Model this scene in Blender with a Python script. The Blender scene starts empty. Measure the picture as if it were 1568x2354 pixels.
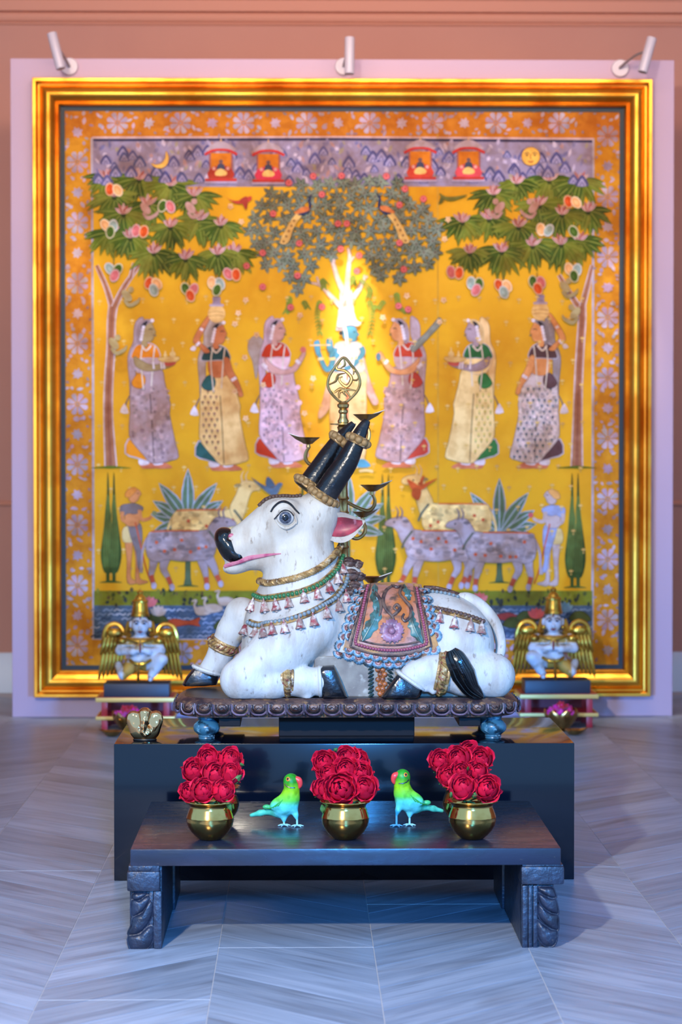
import bpy, bmesh, math, random
import numpy as np
from mathutils import Vector, Matrix

SC = bpy.context.scene
COL = SC.collection
R_ = math.radians

# ------------------------------------------------------------------ camera
FPX, CAMH = 5558.0, 1.1
YAW = math.atan(94 / FPX)
PITCH = math.atan(127 / FPX)
cam_d = bpy.data.cameras.new('camera')
cam = bpy.data.objects.new('camera', cam_d)
COL.objects.link(cam)
cam.location = (0, 0, CAMH)
cR = np.array([math.cos(YAW), -math.sin(YAW), 0.0])
cF = np.array([math.sin(YAW) * math.cos(PITCH), math.cos(YAW) * math.cos(PITCH), -math.sin(PITCH)])
cU = np.cross(cR, cF)
cam.matrix_world = Matrix(((cR[0], cU[0], -cF[0], 0), (cR[1], cU[1], -cF[1], 0), (cR[2], cU[2], -cF[2], CAMH), (0, 0, 0, 1)))
cam_d.sensor_fit = 'VERTICAL'
cam_d.sensor_height = 36
cam_d.lens = FPX / 2354 * 36
cam_d.clip_end = 60
cam_d.dof.use_dof = True
cam_d.dof.focus_distance = 6.05
cam_d.dof.aperture_fstop = 5.0
SC.camera = cam

# ------------------------------------------------------------------ light and exposure
SC.view_settings.view_transform = 'Standard'
SC.view_settings.look = 'None'
SC.view_settings.exposure = 0.0
SC.view_settings.gamma = 1.0
SC.view_settings.use_curve_mapping = False
world = bpy.data.worlds.new('daylight')
SC.world = world
world.use_nodes = True
wb = world.node_tree.nodes['Background']
wb.inputs[0].default_value = (0.27, 0.55, 1.0, 1)
wb.inputs[1].default_value = 1.7


def lamp(name, kind, loc, target, energy, color, **kw):
    d = bpy.data.lights.new(name, kind)
    d.energy = energy
    d.color = color
    for k, v in kw.items():
        setattr(d, k, v)
    o = bpy.data.objects.new(name, d)
    COL.objects.link(o)
    o.location = loc
    o.rotation_euler = (Vector(target) - Vector(loc)).to_track_quat('-Z', 'Y').to_euler()
    return o


# warm spot lamp high in front on the left, ceiling washers by the picture wall
lamp('key_lamp', 'AREA', (-1.05, 1.9, 2.45), (0.25, 6.2, 0.45), 215, (1.0, 0.89, 0.73), shape='DISK', size=0.14)
lamp('blue_floor_lamp', 'SPOT', (0.4, -1.5, 2.2), (0.3, 4.5, 0.0), 2900, (0.05, 0.34, 1.0), spot_size=R_(21), spot_blend=0.3, shadow_soft_size=0.25)
lamp('low_wall_lamp', 'SPOT', (0.25, 7.35, 0.14), (0.25, 10.3, -0.05), 300, (0.10, 0.36, 1.0), spot_size=R_(100), spot_blend=1.0, shadow_soft_size=0.12)
lamp('picture_wash', 'AREA', (0.25, 7.4, 3.2), (0.25, 10.2, 2.3), 27, (1.0, 0.66, 0.46), shape='RECTANGLE', size=3.4, size_y=0.25, spread=R_(80))
lamp('cornice_wash', 'AREA', (0.25, 10.0, 3.15), (0.25, 11.3, 3.0), 4, (1.0, 0.62, 0.60), shape='RECTANGLE', size=4.0, size_y=0.15)


# ------------------------------------------------------------------ helpers
def at(u, v, D):
    """world point seen at photo pixel (u, v) on the vertical plane y = D"""
    d = cF * FPX + cR * (u - 784.0) + cU * (1177.0 - v)
    t = D / d[1]
    return np.array([d[0] * t, D, CAMH + d[2] * t])


def atz(u, v, z):
    """world point seen at photo pixel (u, v) on the horizontal plane at height z"""
    d = cF * FPX + cR * (u - 784.0) + cU * (1177.0 - v)
    t = (z - CAMH) / d[2]
    return np.array([d[0] * t, d[1] * t, z])


def lin(c):
    out = []
    for x in c[:3]:
        x = x / 255.0
        out.append(x / 12.92 if x <= 0.04045 else ((x + 0.055) / 1.055) ** 2.4)
    return tuple(out)


def lin4(c):
    return lin(c) + (1.0,)


MATS = {}


def mat(name, c1, c2=None, scale=8.0, lo=0.4, hi=0.6, rough=0.5, rough2=None, metal=0.0, spec=0.5, bump=0.0, bscale=None,
        stretch=(1, 1, 1), attr=None, c3=None, scale3=30.0, lo3=0.6, hi3=0.7, coat=0.0, detail=4.0, rnd=0.0, uv=False, sheen=0.0, sss=0.0, coatr=0.05):
    """a Principled material: c1 mottled with c2 (and specks of c3) by noise; attr = name of a colour attribute that replaces c1"""
    if name in MATS:
        return MATS[name]
    m = bpy.data.materials.new(name)
    m.use_nodes = True
    nt = m.node_tree
    N, L = nt.nodes, nt.links
    bs = N['Principled BSDF']
    bs.inputs['Roughness'].default_value = rough
    bs.inputs['Metallic'].default_value = metal
    bs.inputs['Specular IOR Level'].default_value = spec
    if coat:
        bs.inputs['Coat Weight'].default_value = coat
        bs.inputs['Coat Roughness'].default_value = coatr
    if sheen:
        bs.inputs['Sheen Weight'].default_value = sheen
    if sss:
        bs.inputs['Subsurface Weight'].default_value = sss
        bs.inputs['Subsurface Scale'].default_value = 0.01
    tc = N.new('ShaderNodeTexCoord')
    mp = N.new('ShaderNodeMapping')
    mp.inputs['Scale'].default_value = stretch
    L.new(tc.outputs['UV' if uv else 'Object'], mp.inputs['Vector'])
    src = mp.outputs['Vector']
    if rnd:
        oi = N.new('ShaderNodeObjectInfo')
        ad = N.new('ShaderNodeVectorMath')
        ad.operation = 'ADD'
        ml = N.new('ShaderNodeMath')
        ml.operation = 'MULTIPLY'
        ml.inputs[1].default_value = 37.0
        L.new(oi.outputs['Random'], ml.inputs[0])
        L.new(src, ad.inputs[0])
        L.new(ml.outputs[0], ad.inputs[1])
        src = ad.outputs[0]
    if attr:
        a = N.new('ShaderNodeAttribute')
        a.attribute_name = attr
        base = a.outputs['Color']
    else:
        rgb = N.new('ShaderNodeRGB')
        rgb.outputs[0].default_value = lin4(c1)
        base = rgb.outputs[0]

    def mixin(base, col, sc, lo, hi, mult=False):
        n = N.new('ShaderNodeTexNoise')
        n.inputs['Scale'].default_value = sc
        n.inputs['Detail'].default_value = detail
        L.new(src, n.inputs['Vector'])
        r = N.new('ShaderNodeMapRange')
        r.inputs[1].default_value = lo
        r.inputs[2].default_value = hi
        L.new(n.outputs['Fac'], r.inputs[0])
        mx = N.new('ShaderNodeMix')
        mx.data_type = 'RGBA'
        mx.blend_type = 'MULTIPLY' if mult else 'MIX'
        L.new(r.outputs[0], mx.inputs[0])
        L.new(base, mx.inputs[6])
        mx.inputs[7].default_value = lin4(col)
        return mx.outputs[2], n, r

    if c2:
        base, n1, r1 = mixin(base, c2, scale, lo, hi, bool(attr))
        if rough2 is not None:
            rr = N.new('ShaderNodeMapRange')
            rr.inputs[3].default_value = rough
            rr.inputs[4].default_value = rough2
            L.new(r1.outputs[0], rr.inputs[0])
            L.new(rr.outputs[0], bs.inputs['Roughness'])
    if c3:
        base, n3, r3 = mixin(base, c3, scale3, lo3, hi3, bool(attr))
    if rnd:
        hv = N.new('ShaderNodeHueSaturation')
        mr = N.new('ShaderNodeMapRange')
        mr.inputs[3].default_value = 1 - rnd
        mr.inputs[4].default_value = 1 + rnd
        L.new(oi.outputs['Random'], mr.inputs[0])
        L.new(mr.outputs[0], hv.inputs['Value'])
        L.new(base, hv.inputs['Color'])
        base = hv.outputs[0]
    L.new(base, bs.inputs['Base Color'])
    if bump:
        nb = N.new('ShaderNodeTexNoise')
        nb.inputs['Scale'].default_value = bscale or scale
        nb.inputs['Detail'].default_value = 5
        L.new(src, nb.inputs['Vector'])
        b = N.new('ShaderNodeBump')
        b.inputs['Strength'].default_value = bump
        b.inputs['Distance'].default_value = 0.01
        L.new(nb.outputs['Fac'], b.inputs['Height'])
        L.new(b.outputs[0], bs.inputs['Normal'])
    MATS[name] = m
    return m


def thing(name, label, cat, loc=(0, 0, 0), rz=0.0, group=None):
    o = bpy.data.objects.new(name, None)
    COL.objects.link(o)
    o.empty_display_size = 0.05
    o.location = loc
    o.rotation_euler = (0, 0, rz)
    o['label'] = label
    o['category'] = cat
    if group:
        o['group'] = group
    ORIG[o.name] = tuple(loc)
    return o


def copy_tree(o, parent=None):
    c = o.copy()
    COL.objects.link(c)
    c.parent = parent
    for ch in list(KIDS.get(o.name, [])):
        copy_tree(ch, c)
    return c


KIDS = {}
ORIG = {}


def adopt(o, parent):
    if parent is not None:
        o.parent = parent
        ORIG[o.name] = ORIG.get(parent.name, (0, 0, 0))
        KIDS.setdefault(parent.name, []).append(o)


def link_mesh(name, me, parent=None, loc=None, rot=None, label=None, kind=None):
    o = bpy.data.objects.new(name, me)
    COL.objects.link(o)
    adopt(o, parent)
    if loc is not None:
        o.location = loc
    if rot is not None:
        o.rotation_euler = rot
    if label:
        o['label'] = label
    if kind:
        o['kind'] = kind
    return o


class MB:
    """collects shapes, then links them as one mesh object"""

    def __init__(s):
        s.v, s.f, s.c, s.uv, s.n = [], [], [], [], 0
        s.col = (255, 255, 255)

    def add(s, verts, faces, col=None):
        verts = np.asarray(verts, float).reshape(-1, 3)
        k = s.n
        s.v.append(verts)
        s.n += len(verts)
        c = col or s.col
        for f in faces:
            s.f.append([k + i for i in f])
            s.c.append(c)
        return s

    def box(s, a, b, M=None, col=None, bev=0.0):
        a, b = np.minimum(a, b).astype(float), np.maximum(a, b).astype(float)
        if bev <= 0:
            v = np.array([(x, y, z) for x in (a[0], b[0]) for y in (a[1], b[1]) for z in (a[2], b[2])])
            f = [(0, 1, 3, 2), (4, 6, 7, 5), (0, 4, 5, 1), (2, 3, 7, 6), (0, 2, 6, 4), (1, 5, 7, 3)]
        else:
            bm = bmesh.new()
            bmesh.ops.create_cube(bm, size=1)
            for w in bm.verts:
                w.co = [(a[i] + b[i]) / 2 + w.co[i] * (b[i] - a[i]) for i in range(3)]
            bmesh.ops.bevel(bm, geom=bm.edges[:], offset=bev, segments=2, affect='EDGES', profile=0.6)
            bm.verts.index_update()
            v = np.array([w.co[:] for w in bm.verts])
            f = [[w.index for w in fc.verts] for fc in bm.faces]
            bm.free()
        if M is not None:
            v = v @ np.array(M)[:3, :3].T + np.array(M)[:3, 3]
        return s.add(v, f, col)

    def tube(s, pts, rad, n=8, col=None, cap=True, closed=False, flat=1.0, up=None):
        pts = np.asarray(pts, float)
        m = len(pts)
        rad = np.broadcast_to(np.asarray(rad, float), (m,))
        if closed:
            tan = np.roll(pts, -1, 0) - np.roll(pts, 1, 0)
        else:
            tan = np.gradient(pts, axis=0)
        tan /= np.linalg.norm(tan, axis=1)[:, None] + 1e-12
        ref = np.array(up if up is not None else (0, 0, 1.0))
        if up is None and abs(tan[0] @ ref) > 0.9:
            ref = np.array((1.0, 0, 0))
        vs = []
        nrm = ref - tan[0] * (ref @ tan[0])
        nrm /= np.linalg.norm(nrm)
        for i in range(m):
            if up is not None:
                nrm = ref - tan[i] * (ref @ tan[i])
            else:
                nrm = nrm - tan[i] * (nrm @ tan[i])
            nrm /= np.linalg.norm(nrm) + 1e-12
            bn = np.cross(tan[i], nrm)
            for j in range(n):
                a = 2 * math.pi * j / n
                vs.append(pts[i] + rad[i] * (math.cos(a) * bn + flat * math.sin(a) * nrm))
        f = []
        for i in range(m if closed else m - 1):
            i2 = (i + 1) % m
            for j in range(n):
                j2 = (j + 1) % n
                f.append((i * n + j, i * n + j2, i2 * n + j2, i2 * n + j))
        if cap and not closed:
            f.append(tuple(range(n - 1, -1, -1)))
            f.append(tuple((m - 1) * n + j for j in range(n)))
        return s.add(vs, f, col)

    def lathe(s, prof, c=(0, 0, 0), n=32, col=None, sx=1.0, sy=1.0, M=None):
        vs, f = [], []
        m = len(prof)
        for r, z in prof:
            for j in range(n):
                a = 2 * math.pi * j / n
                vs.append((c[0] + r * sx * math.cos(a), c[1] + r * sy * math.sin(a), c[2] + z))
        for i in range(m - 1):
            for j in range(n):
                j2 = (j + 1) % n
                f.append((i * n + j, i * n + j2, (i + 1) * n + j2, (i + 1) * n + j))
        if prof[0][0] > 1e-6:
            f.append(tuple(range(n - 1, -1, -1)))
        if prof[-1][0] > 1e-6:
            f.append(tuple((m - 1) * n + j for j in range(n)))
        vs = np.array(vs)
        if M is not None:
            vs = vs @ np.array(M)[:3, :3].T + np.array(M)[:3, 3]
        return s.add(vs, f, col)

    def ball(s, c, r, n=12, m=8, col=None, M=None):
        r = np.broadcast_to(np.asarray(r, float), (3,))
        vs, f = [(0, 0, -1)], []
        for i in range(1, m):
            p = -math.pi / 2 + math.pi * i / m
            for j in range(n):
                a = 2 * math.pi * j / n
                vs.append((math.cos(p) * math.cos(a), math.cos(p) * math.sin(a), math.sin(p)))
        vs.append((0, 0, 1))
        for j in range(n):
            f.append((0, 1 + (j + 1) % n, 1 + j))
            f.append((len(vs) - 1, 1 + (m - 2) * n + j, 1 + (m - 2) * n + (j + 1) % n))
        for i in range(m - 2):
            for j in range(n):
                j2 = (j + 1) % n
                f.append((1 + i * n + j, 1 + i * n + j2, 1 + (i + 1) * n + j2, 1 + (i + 1) * n + j))
        vs = np.array(vs) * r
        if M is not None:
            vs = vs @ np.array(M)[:3, :3].T
        return s.add(vs + np.array(c, float), f, col)

    def grid(s, P, col=None, thick=None):
        """P: array (m, n, 3) of points; thick: vector field or constant vector for a back layer"""
        P = np.asarray(P, float)
        m, n = P.shape[:2]
        f = [(i * n + j, i * n + j + 1, (i + 1) * n + j + 1, (i + 1) * n + j) for i in range(m - 1) for j in range(n - 1)]
        if thick is None:
            return s.add(P.reshape(-1, 3), f, col)
        Q = P + thick
        o = m * n
        f2 = [tuple(o + k for k in reversed(q)) for q in f]
        rim = [(i, 0) for i in range(m)] + [(m - 1, j) for j in range(1, n)] + [(i, n - 1) for i in range(m - 2, -1, -1)] + [(0, j) for j in range(n - 2, 0, -1)]
        rim = [a * n + b for a, b in rim]
        f3 = [(rim[k], rim[(k + 1) % len(rim)], o + rim[(k + 1) % len(rim)], o + rim[k]) for k in range(len(rim))]
        f3 = [tuple(reversed(q)) for q in f3]
        return s.add(np.concatenate([P.reshape(-1, 3), Q.reshape(-1, 3)]), f + f2 + f3, col)

    def prism(s, poly, off, col=None):
        """poly: planar outline (n, 3), extruded by the vector off"""
        p = np.asarray(poly, float)
        n = len(p)
        f = [tuple(range(n)), tuple(range(2 * n - 1, n - 1, -1))]
        f += [((j + 1) % n, j, n + j, n + (j + 1) % n) for j in range(n)]
        return s.add(np.concatenate([p, p + np.asarray(off, float)]), f, col)

    def mesh(s, name, m, off=(0, 0, 0), smooth=True, colors=False, fixn=True):
        me = bpy.data.meshes.new(name)
        v = np.concatenate(s.v) - np.asarray(off, float)
        me.from_pydata(v.tolist(), [], s.f)
        if colors:
            ca = me.color_attributes.new('Col', 'FLOAT_COLOR', 'CORNER')
            arr = np.repeat(np.array([lin4(c) for c in s.c], dtype=np.float32), [len(f) for f in s.f], axis=0)
            ca.data.foreach_set('color', arr.ravel())
        if fixn:
            bm = bmesh.new()
            bm.from_mesh(me)
            bmesh.ops.recalc_face_normals(bm, faces=bm.faces)
            bm.to_mesh(me)
            bm.free()
        if m is not None:
            me.materials.append(m)
        if smooth:
            me.polygons.foreach_set('use_smooth', [True] * len(me.polygons))
            if smooth != 'all':
                me.set_sharp_from_angle(angle=R_(40))
        me.update()
        return me

    def build(s, name, m, parent=None, off=None, smooth=True, colors=False, label=None, kind=None, fixn=True):
        if off is None:
            off = ORIG.get(parent.name, (0, 0, 0)) if parent is not None else (0, 0, 0)
        return link_mesh(name, s.mesh(name, m, off, smooth, colors, fixn), parent, label=label, kind=kind)


def struct(name, mb, m, parent=None, smooth=True):
    return mb.build(name, m, parent, off=(0, 0, 0), smooth=smooth, kind='structure')


def catmull(P, n=6, closed=False):
    P = np.asarray(P, float)
    m = len(P)
    out = []
    rng = range(m if closed else m - 1)
    for i in rng:
        if closed:
            p0, p1, p2, p3 = P[(i - 1) % m], P[i], P[(i + 1) % m], P[(i + 2) % m]
        else:
            p0, p1, p2, p3 = P[max(i - 1, 0)], P[i], P[i + 1], P[min(i + 2, m - 1)]
        for k in range(n):
            t = k / n
            out.append(0.5 * ((2 * p1) + (p2 - p0) * t + (2 * p0 - 5 * p1 + 4 * p2 - p3) * t * t + (3 * p1 - p0 - 3 * p2 + p3) * t ** 3))
    if not closed:
        out.append(P[-1])
    return np.array(out)


# ------------------------------------------------------------------ smooth solids (signed distance, surface nets)
class Solid:
    def __init__(s):
        s.ops = []

    def cone(s, a, b, ra, rb, k=0.0, sub=False):
        a, b = np.array(a, float), np.array(b, float)
        ba = b - a
        L2 = ba @ ba + 1e-12

        def d(x, y, z):
            px, py, pz = x - a[0], y - a[1], z - a[2]
            t = np.clip((px * ba[0] + py * ba[1] + pz * ba[2]) / L2, 0, 1)
            return np.sqrt((px - t * ba[0]) ** 2 + (py - t * ba[1]) ** 2 + (pz - t * ba[2]) ** 2) - (ra + (rb - ra) * t)
        m = max(ra, rb)
        s.ops.append((d, k, sub, np.minimum(a, b) - m, np.maximum(a, b) + m))
        return s

    def path(s, pts, rads, k=0.0, sub=False):
        for i in range(len(pts) - 1):
            s.cone(pts[i], pts[i + 1], rads[i], rads[i + 1], k, sub)
        return s

    def ell(s, c, r, k=0.0, M=None, sub=False):
        c, r = np.array(c, float), np.array(r, float)
        A = np.eye(3) if M is None else np.array(M)[:3, :3]

        def d(x, y, z):
            px, py, pz = x - c[0], y - c[1], z - c[2]
            qx = A[0, 0] * px + A[1, 0] * py + A[2, 0] * pz
            qy = A[0, 1] * px + A[1, 1] * py + A[2, 1] * pz
            qz = A[0, 2] * px + A[1, 2] * py + A[2, 2] * pz
            k0 = np.sqrt((qx / r[0]) ** 2 + (qy / r[1]) ** 2 + (qz / r[2]) ** 2)
            k1 = np.sqrt((qx / r[0] ** 2) ** 2 + (qy / r[1] ** 2) ** 2 + (qz / r[2] ** 2) ** 2) + 1e-9
            return k0 * (k0 - 1) / k1
        m = r.max()
        s.ops.append((d, k, sub, c - m, c + m))
        return s

    def rbox(s, c, h, rr, k=0.0, M=None, sub=False):
        c, h = np.array(c, float), np.array(h, float)
        A = np.eye(3) if M is None else np.array(M)[:3, :3]

        def d(x, y, z):
            px, py, pz = x - c[0], y - c[1], z - c[2]
            q = [np.abs(A[0, i] * px + A[1, i] * py + A[2, i] * pz) - h[i] + rr for i in range(3)]
            o = np.sqrt(np.maximum(q[0], 0) ** 2 + np.maximum(q[1], 0) ** 2 + np.maximum(q[2], 0) ** 2)
            return o + np.minimum(np.maximum(q[0], np.maximum(q[1], q[2])), 0) - rr
        m = np.linalg.norm(h)
        s.ops.append((d, k, sub, c - m, c + m))
        return s

    def floor(s, z):
        s.ops.append((lambda x, y, zz: zz - z, 0.0, True, np.array([-1e3] * 3), np.array([1e3, 1e3, z])))
        return s

    @staticmethod
    def _join(a, b, k, sub):
        if sub:
            b = -b
            if k <= 0:
                return np.maximum(a, b)
            h = np.maximum(k - np.abs(a - b), 0) / k
            return np.maximum(a, b) + h * h * k * 0.25
        if k <= 0:
            return np.minimum(a, b)
        h = np.maximum(k - np.abs(a - b), 0) / k
        return np.minimum(a, b) - h * h * k * 0.25

    def eval(s, P):
        P = np.asarray(P, float)
        x, y, z = P[..., 0], P[..., 1], P[..., 2]
        D = np.full(x.shape, 1.0)
        for d, k, sub, lo, hi in s.ops:
            D = s._join(D, d(x, y, z), k, sub)
        return D

    def normal(s, P, e=0.002):
        g = np.stack([s.eval(P + np.eye(3)[i] * e) - s.eval(P - np.eye(3)[i] * e) for i in range(3)], -1)
        return g / (np.linalg.norm(g, axis=-1, keepdims=True) + 1e-12)

    def hit(s, u, v, y0, steps=70):
        """points where the sight lines through photo pixels (u, v) meet the solid, marching from depth y0"""
        u, v = np.atleast_1d(np.asarray(u, float)), np.atleast_1d(np.asarray(v, float))
        d = cF * FPX + cR * (u[:, None] - 784.0) + cU * (1177.0 - v[:, None])
        d /= np.linalg.norm(d, axis=1)[:, None]
        t = y0 / d[:, 1]
        o = np.array([0, 0, CAMH])
        best = np.full(len(u), 9.0)
        bt = t.copy()
        for _ in range(steps):
            q = s.eval(o + d * t[:, None])
            b = q < best
            best = np.where(b, q, best)
            bt = np.where(b, t, bt)
            t = t + np.clip(q * 0.8, -0.01, 0.05)
            t = np.minimum(t, (y0 + 0.6) / d[:, 1])
        return o + d * bt[:, None]

    def nets(s, lo, hi, h):
        lo, hi = np.array(lo, float), np.array(hi, float)
        n = np.ceil((hi - lo) / h).astype(int) + 1
        X = [lo[i] + h * np.arange(n[i]) for i in range(3)]
        D = np.full(n, 1.0, dtype=np.float32)
        for d, k, sub, a, b in s.ops:
            mg = k + 3 * h
            i0 = np.clip(np.floor((a - mg - lo) / h).astype(int), 0, n)
            i1 = np.clip(np.ceil((b + mg - lo) / h).astype(int) + 1, 0, n)
            if (i1 <= i0).any():
                continue
            sl = tuple(slice(i0[i], i1[i]) for i in range(3))
            x = X[0][sl[0]][:, None, None]
            y = X[1][sl[1]][None, :, None]
            z = X[2][sl[2]][None, None, :]
            D[sl] = s._join(D[sl], d(x, y, z).astype(np.float32), k, sub)
        sg = D < 0
        c = [sg[a:n[0] - 1 + a, b:n[1] - 1 + b, e:n[2] - 1 + e] for a in (0, 1) for b in (0, 1) for e in (0, 1)]
        tot = sum(q.astype(np.int8) for q in c)
        act = (tot > 0) & (tot < 8)
        idx = np.full(act.shape, -1, dtype=np.int64)
        cells = np.argwhere(act)
        idx[act] = np.arange(len(cells))
        acc = np.zeros((len(cells), 3))
        cnt = np.zeros(len(cells))
        ci, cj, ck = cells.T
        for ax in range(3):
            o1, o2 = [q for q in range(3) if q != ax]
            for p in (0, 1):
                for q in (0, 1):
                    st = np.zeros(3, int)
                    st[o1], st[o2] = p, q
                    en = st.copy()
                    en[ax] = 1
                    d0 = D[ci + st[0], cj + st[1], ck + st[2]]
                    d1 = D[ci + en[0], cj + en[1], ck + en[2]]
                    cr = (d0 < 0) != (d1 < 0)
                    t = np.where(cr, d0 / (d0 - d1 + 1e-12), 0)
                    pt = np.tile(st.astype(float), (len(cells), 1))
                    pt[:, ax] = t
                    acc[cr] += pt[cr]
                    cnt[cr] += 1
        V = lo + h * (cells + acc / cnt[:, None])
        F = []
        for ax in range(3):
            o1, o2 = [(1, 2), (2, 0), (0, 1)][ax]
            s0 = [slice(None)] * 3
            s1 = [slice(None)] * 3
            s0[ax], s1[ax] = slice(0, n[ax] - 1), slice(1, n[ax])
            for w in (o1, o2):
                s0[w] = slice(1, n[w] - 1)
                s1[w] = slice(1, n[w] - 1)
            A, B = sg[tuple(s0)], sg[tuple(s1)]
            for flip in (False, True):
                e = np.argwhere((A & ~B) if not flip else (~A & B))
                if not len(e):
                    continue
                e[:, o1] += 1
                e[:, o2] += 1
                q = []
                for p1, p2 in ((-1, -1), (0, -1), (0, 0), (-1, 0)):
                    cc = e.copy()
                    cc[:, o1] += p1
                    cc[:, o2] += p2
                    q.append(idx[cc[:, 0], cc[:, 1], cc[:, 2]])
                q = np.stack(q, 1)
                if flip:
                    q = q[:, ::-1]
                F.append(q)
        F = np.concatenate(F)
        # a little relaxation towards the neighbours, keeps the shape
        for _ in range(2):
            S = np.zeros_like(V)
            C = np.zeros(len(V))
            for a, b in ((0, 1), (1, 2), (2, 3), (3, 0)):
                np.add.at(S, F[:, a], V[F[:, b]])
                np.add.at(C, F[:, a], 1)
                np.add.at(S, F[:, b], V[F[:, a]])
                np.add.at(C, F[:, b], 1)
            V = 0.5 * V + 0.5 * S / np.maximum(C, 1)[:, None]
        return V, F

    def build(s, name, m, lo, hi, h, parent=None, off=None, colfn=None, label=None):
        if off is None:
            off = ORIG.get(parent.name, (0, 0, 0)) if parent is not None else (0, 0, 0)
        V, F = s.nets(lo, hi, h)
        me = bpy.data.meshes.new(name)
        me.vertices.add(len(V))
        me.vertices.foreach_set('co', (V - np.asarray(off, float)).astype(np.float32).ravel())
        me.loops.add(4 * len(F))
        me.loops.foreach_set('vertex_index', F.astype(np.int32).ravel())
        me.polygons.add(len(F))
        me.polygons.foreach_set('loop_start', np.arange(0, 4 * len(F), 4, dtype=np.int32))
        me.polygons.foreach_set('use_smooth', np.ones(len(F), dtype=bool))
        me.update(calc_edges=True)
        me.validate()
        if colfn is not None:
            c = colfn(V)
            ca = me.color_attributes.new('Col', 'FLOAT_COLOR', 'POINT')
            ca.data.foreach_set('color', np.concatenate([c, np.ones((len(c), 1))], 1).astype(np.float32).ravel())
        me.materials.append(m)
        return link_mesh(name, me, parent, label=label)

# ================================================================== the room
D_WALL, D_PANEL, D_FRAME = 11.28, 10.22, 10.16
m_wall = mat('peach_paint', (196, 146, 130), (190, 140, 126), 2.0, 0.3, 0.7, rough=0.75, spec=0.2)
m_trim = mat('peach_trim_paint', (206, 148, 126), rough=0.6, spec=0.25)
m_white = mat('white_gloss_paint', (214, 226, 240), rough=0.4)
m_panel = mat('lilac_paint', (196, 172, 190), (192, 168, 188), 1.5, 0.3, 0.7, rough=0.6, spec=0.25)
m_floor = mat('pale_joint_filler', (190, 186, 184), rough=0.5)
m_ceil = mat('ceiling_paint', (214, 176, 160), rough=0.8, spec=0.1)


def wood_floor(name):
    m = bpy.data.materials.new(name)
    m.use_nodes = True
    N, L = m.node_tree.nodes, m.node_tree.links
    bs = N['Principled BSDF']
    tc = N.new('ShaderNodeTexCoord')
    oi = N.new('ShaderNodeObjectInfo')
    mul = N.new('ShaderNodeMath')
    mul.operation = 'MULTIPLY'
    mul.inputs[1].default_value = 53.0
    L.new(oi.outputs['Random'], mul.inputs[0])
    add = N.new('ShaderNodeVectorMath')
    L.new(tc.outputs['UV'], add.inputs[0])
    L.new(mul.outputs[0], add.inputs[1])

    def noise(scale, sx, sy, det, dist=0.0):
        mp = N.new('ShaderNodeMapping')
        mp.inputs['Scale'].default_value = (sx, sy, 1)
        L.new(add.outputs[0], mp.inputs['Vector'])
        n = N.new('ShaderNodeTexNoise')
        n.inputs['Scale'].default_value = scale
        n.inputs['Detail'].default_value = det
        n.inputs['Distortion'].default_value = dist
        L.new(mp.outputs[0], n.inputs['Vector'])
        return n.outputs['Fac']
    a = noise(1.0, 2.2, 26.0, 5.0, 0.6)
    b = noise(1.0, 5.0, 150.0, 3.0)
    c = noise(1.0, 1.6, 7.0, 2.0, 1.0)
    rp = N.new('ShaderNodeValToRGB')
    rp.color_ramp.elements[0].position = 0.32
    rp.color_ramp.elements[0].color = lin4((130, 141, 158))
    rp.color_ramp.elements[1].position = 0.62
    rp.color_ramp.elements[1].color = lin4((154, 165, 182))
    e = rp.color_ramp.elements.new(0.48)
    e.color = lin4((142, 154, 172))
    L.new(a, rp.inputs[0])

    def mul_mix(base, fac, lo, hi, col):
        r = N.new('ShaderNodeMapRange')
        r.inputs[1].default_value = lo
        r.inputs[2].default_value = hi
        L.new(fac, r.inputs[0])
        mx = N.new('ShaderNodeMix')
        mx.data_type = 'RGBA'
        mx.blend_type = 'MULTIPLY'
        L.new(r.outputs[0], mx.inputs[0])
        L.new(base, mx.inputs[6])
        mx.inputs[7].default_value = lin4(col)
        return mx.outputs[2]
    o = mul_mix(rp.outputs[0], b, 0.52, 0.68, (228, 226, 224))
    o = mul_mix(o, c, 0.56, 0.72, (222, 218, 216))
    hv = N.new('ShaderNodeHueSaturation')
    mr = N.new('ShaderNodeMapRange')
    mr.inputs[3].default_value = 0.80
    mr.inputs[4].default_value = 1.16
    L.new(oi.outputs['Random'], mr.inputs[0])
    L.new(mr.outputs[0], hv.inputs['Value'])
    L.new(o, hv.inputs['Color'])
    L.new(hv.outputs[0], bs.inputs['Base Color'])
    bs.inputs['Roughness'].default_value = 0.36
    bs.inputs['Specular IOR Level'].default_value = 0.42
    bp = N.new('ShaderNodeBump')
    bp.inputs['Strength'].default_value = 0.06
    bp.inputs['Distance'].default_value = 0.004
    L.new(b, bp.inputs['Height'])
    L.new(bp.outputs[0], bs.inputs['Normal'])
    return m


m_plank = wood_floor('grey_oak')

# floor: subfloor with the filler colour, then the chevron planks one by one
fl = MB()
fl.box((-5, -1.5, -0.06), (5.6, D_WALL + 0.2, -0.0012))
floor = struct('floor', fl, m_floor)
CW = 0.347                      # width of a chevron column
PITCH_P = 0.205                 # plank pitch along a seam
X_SEAM = atz(479.6, 2317, 0)[0]


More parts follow.
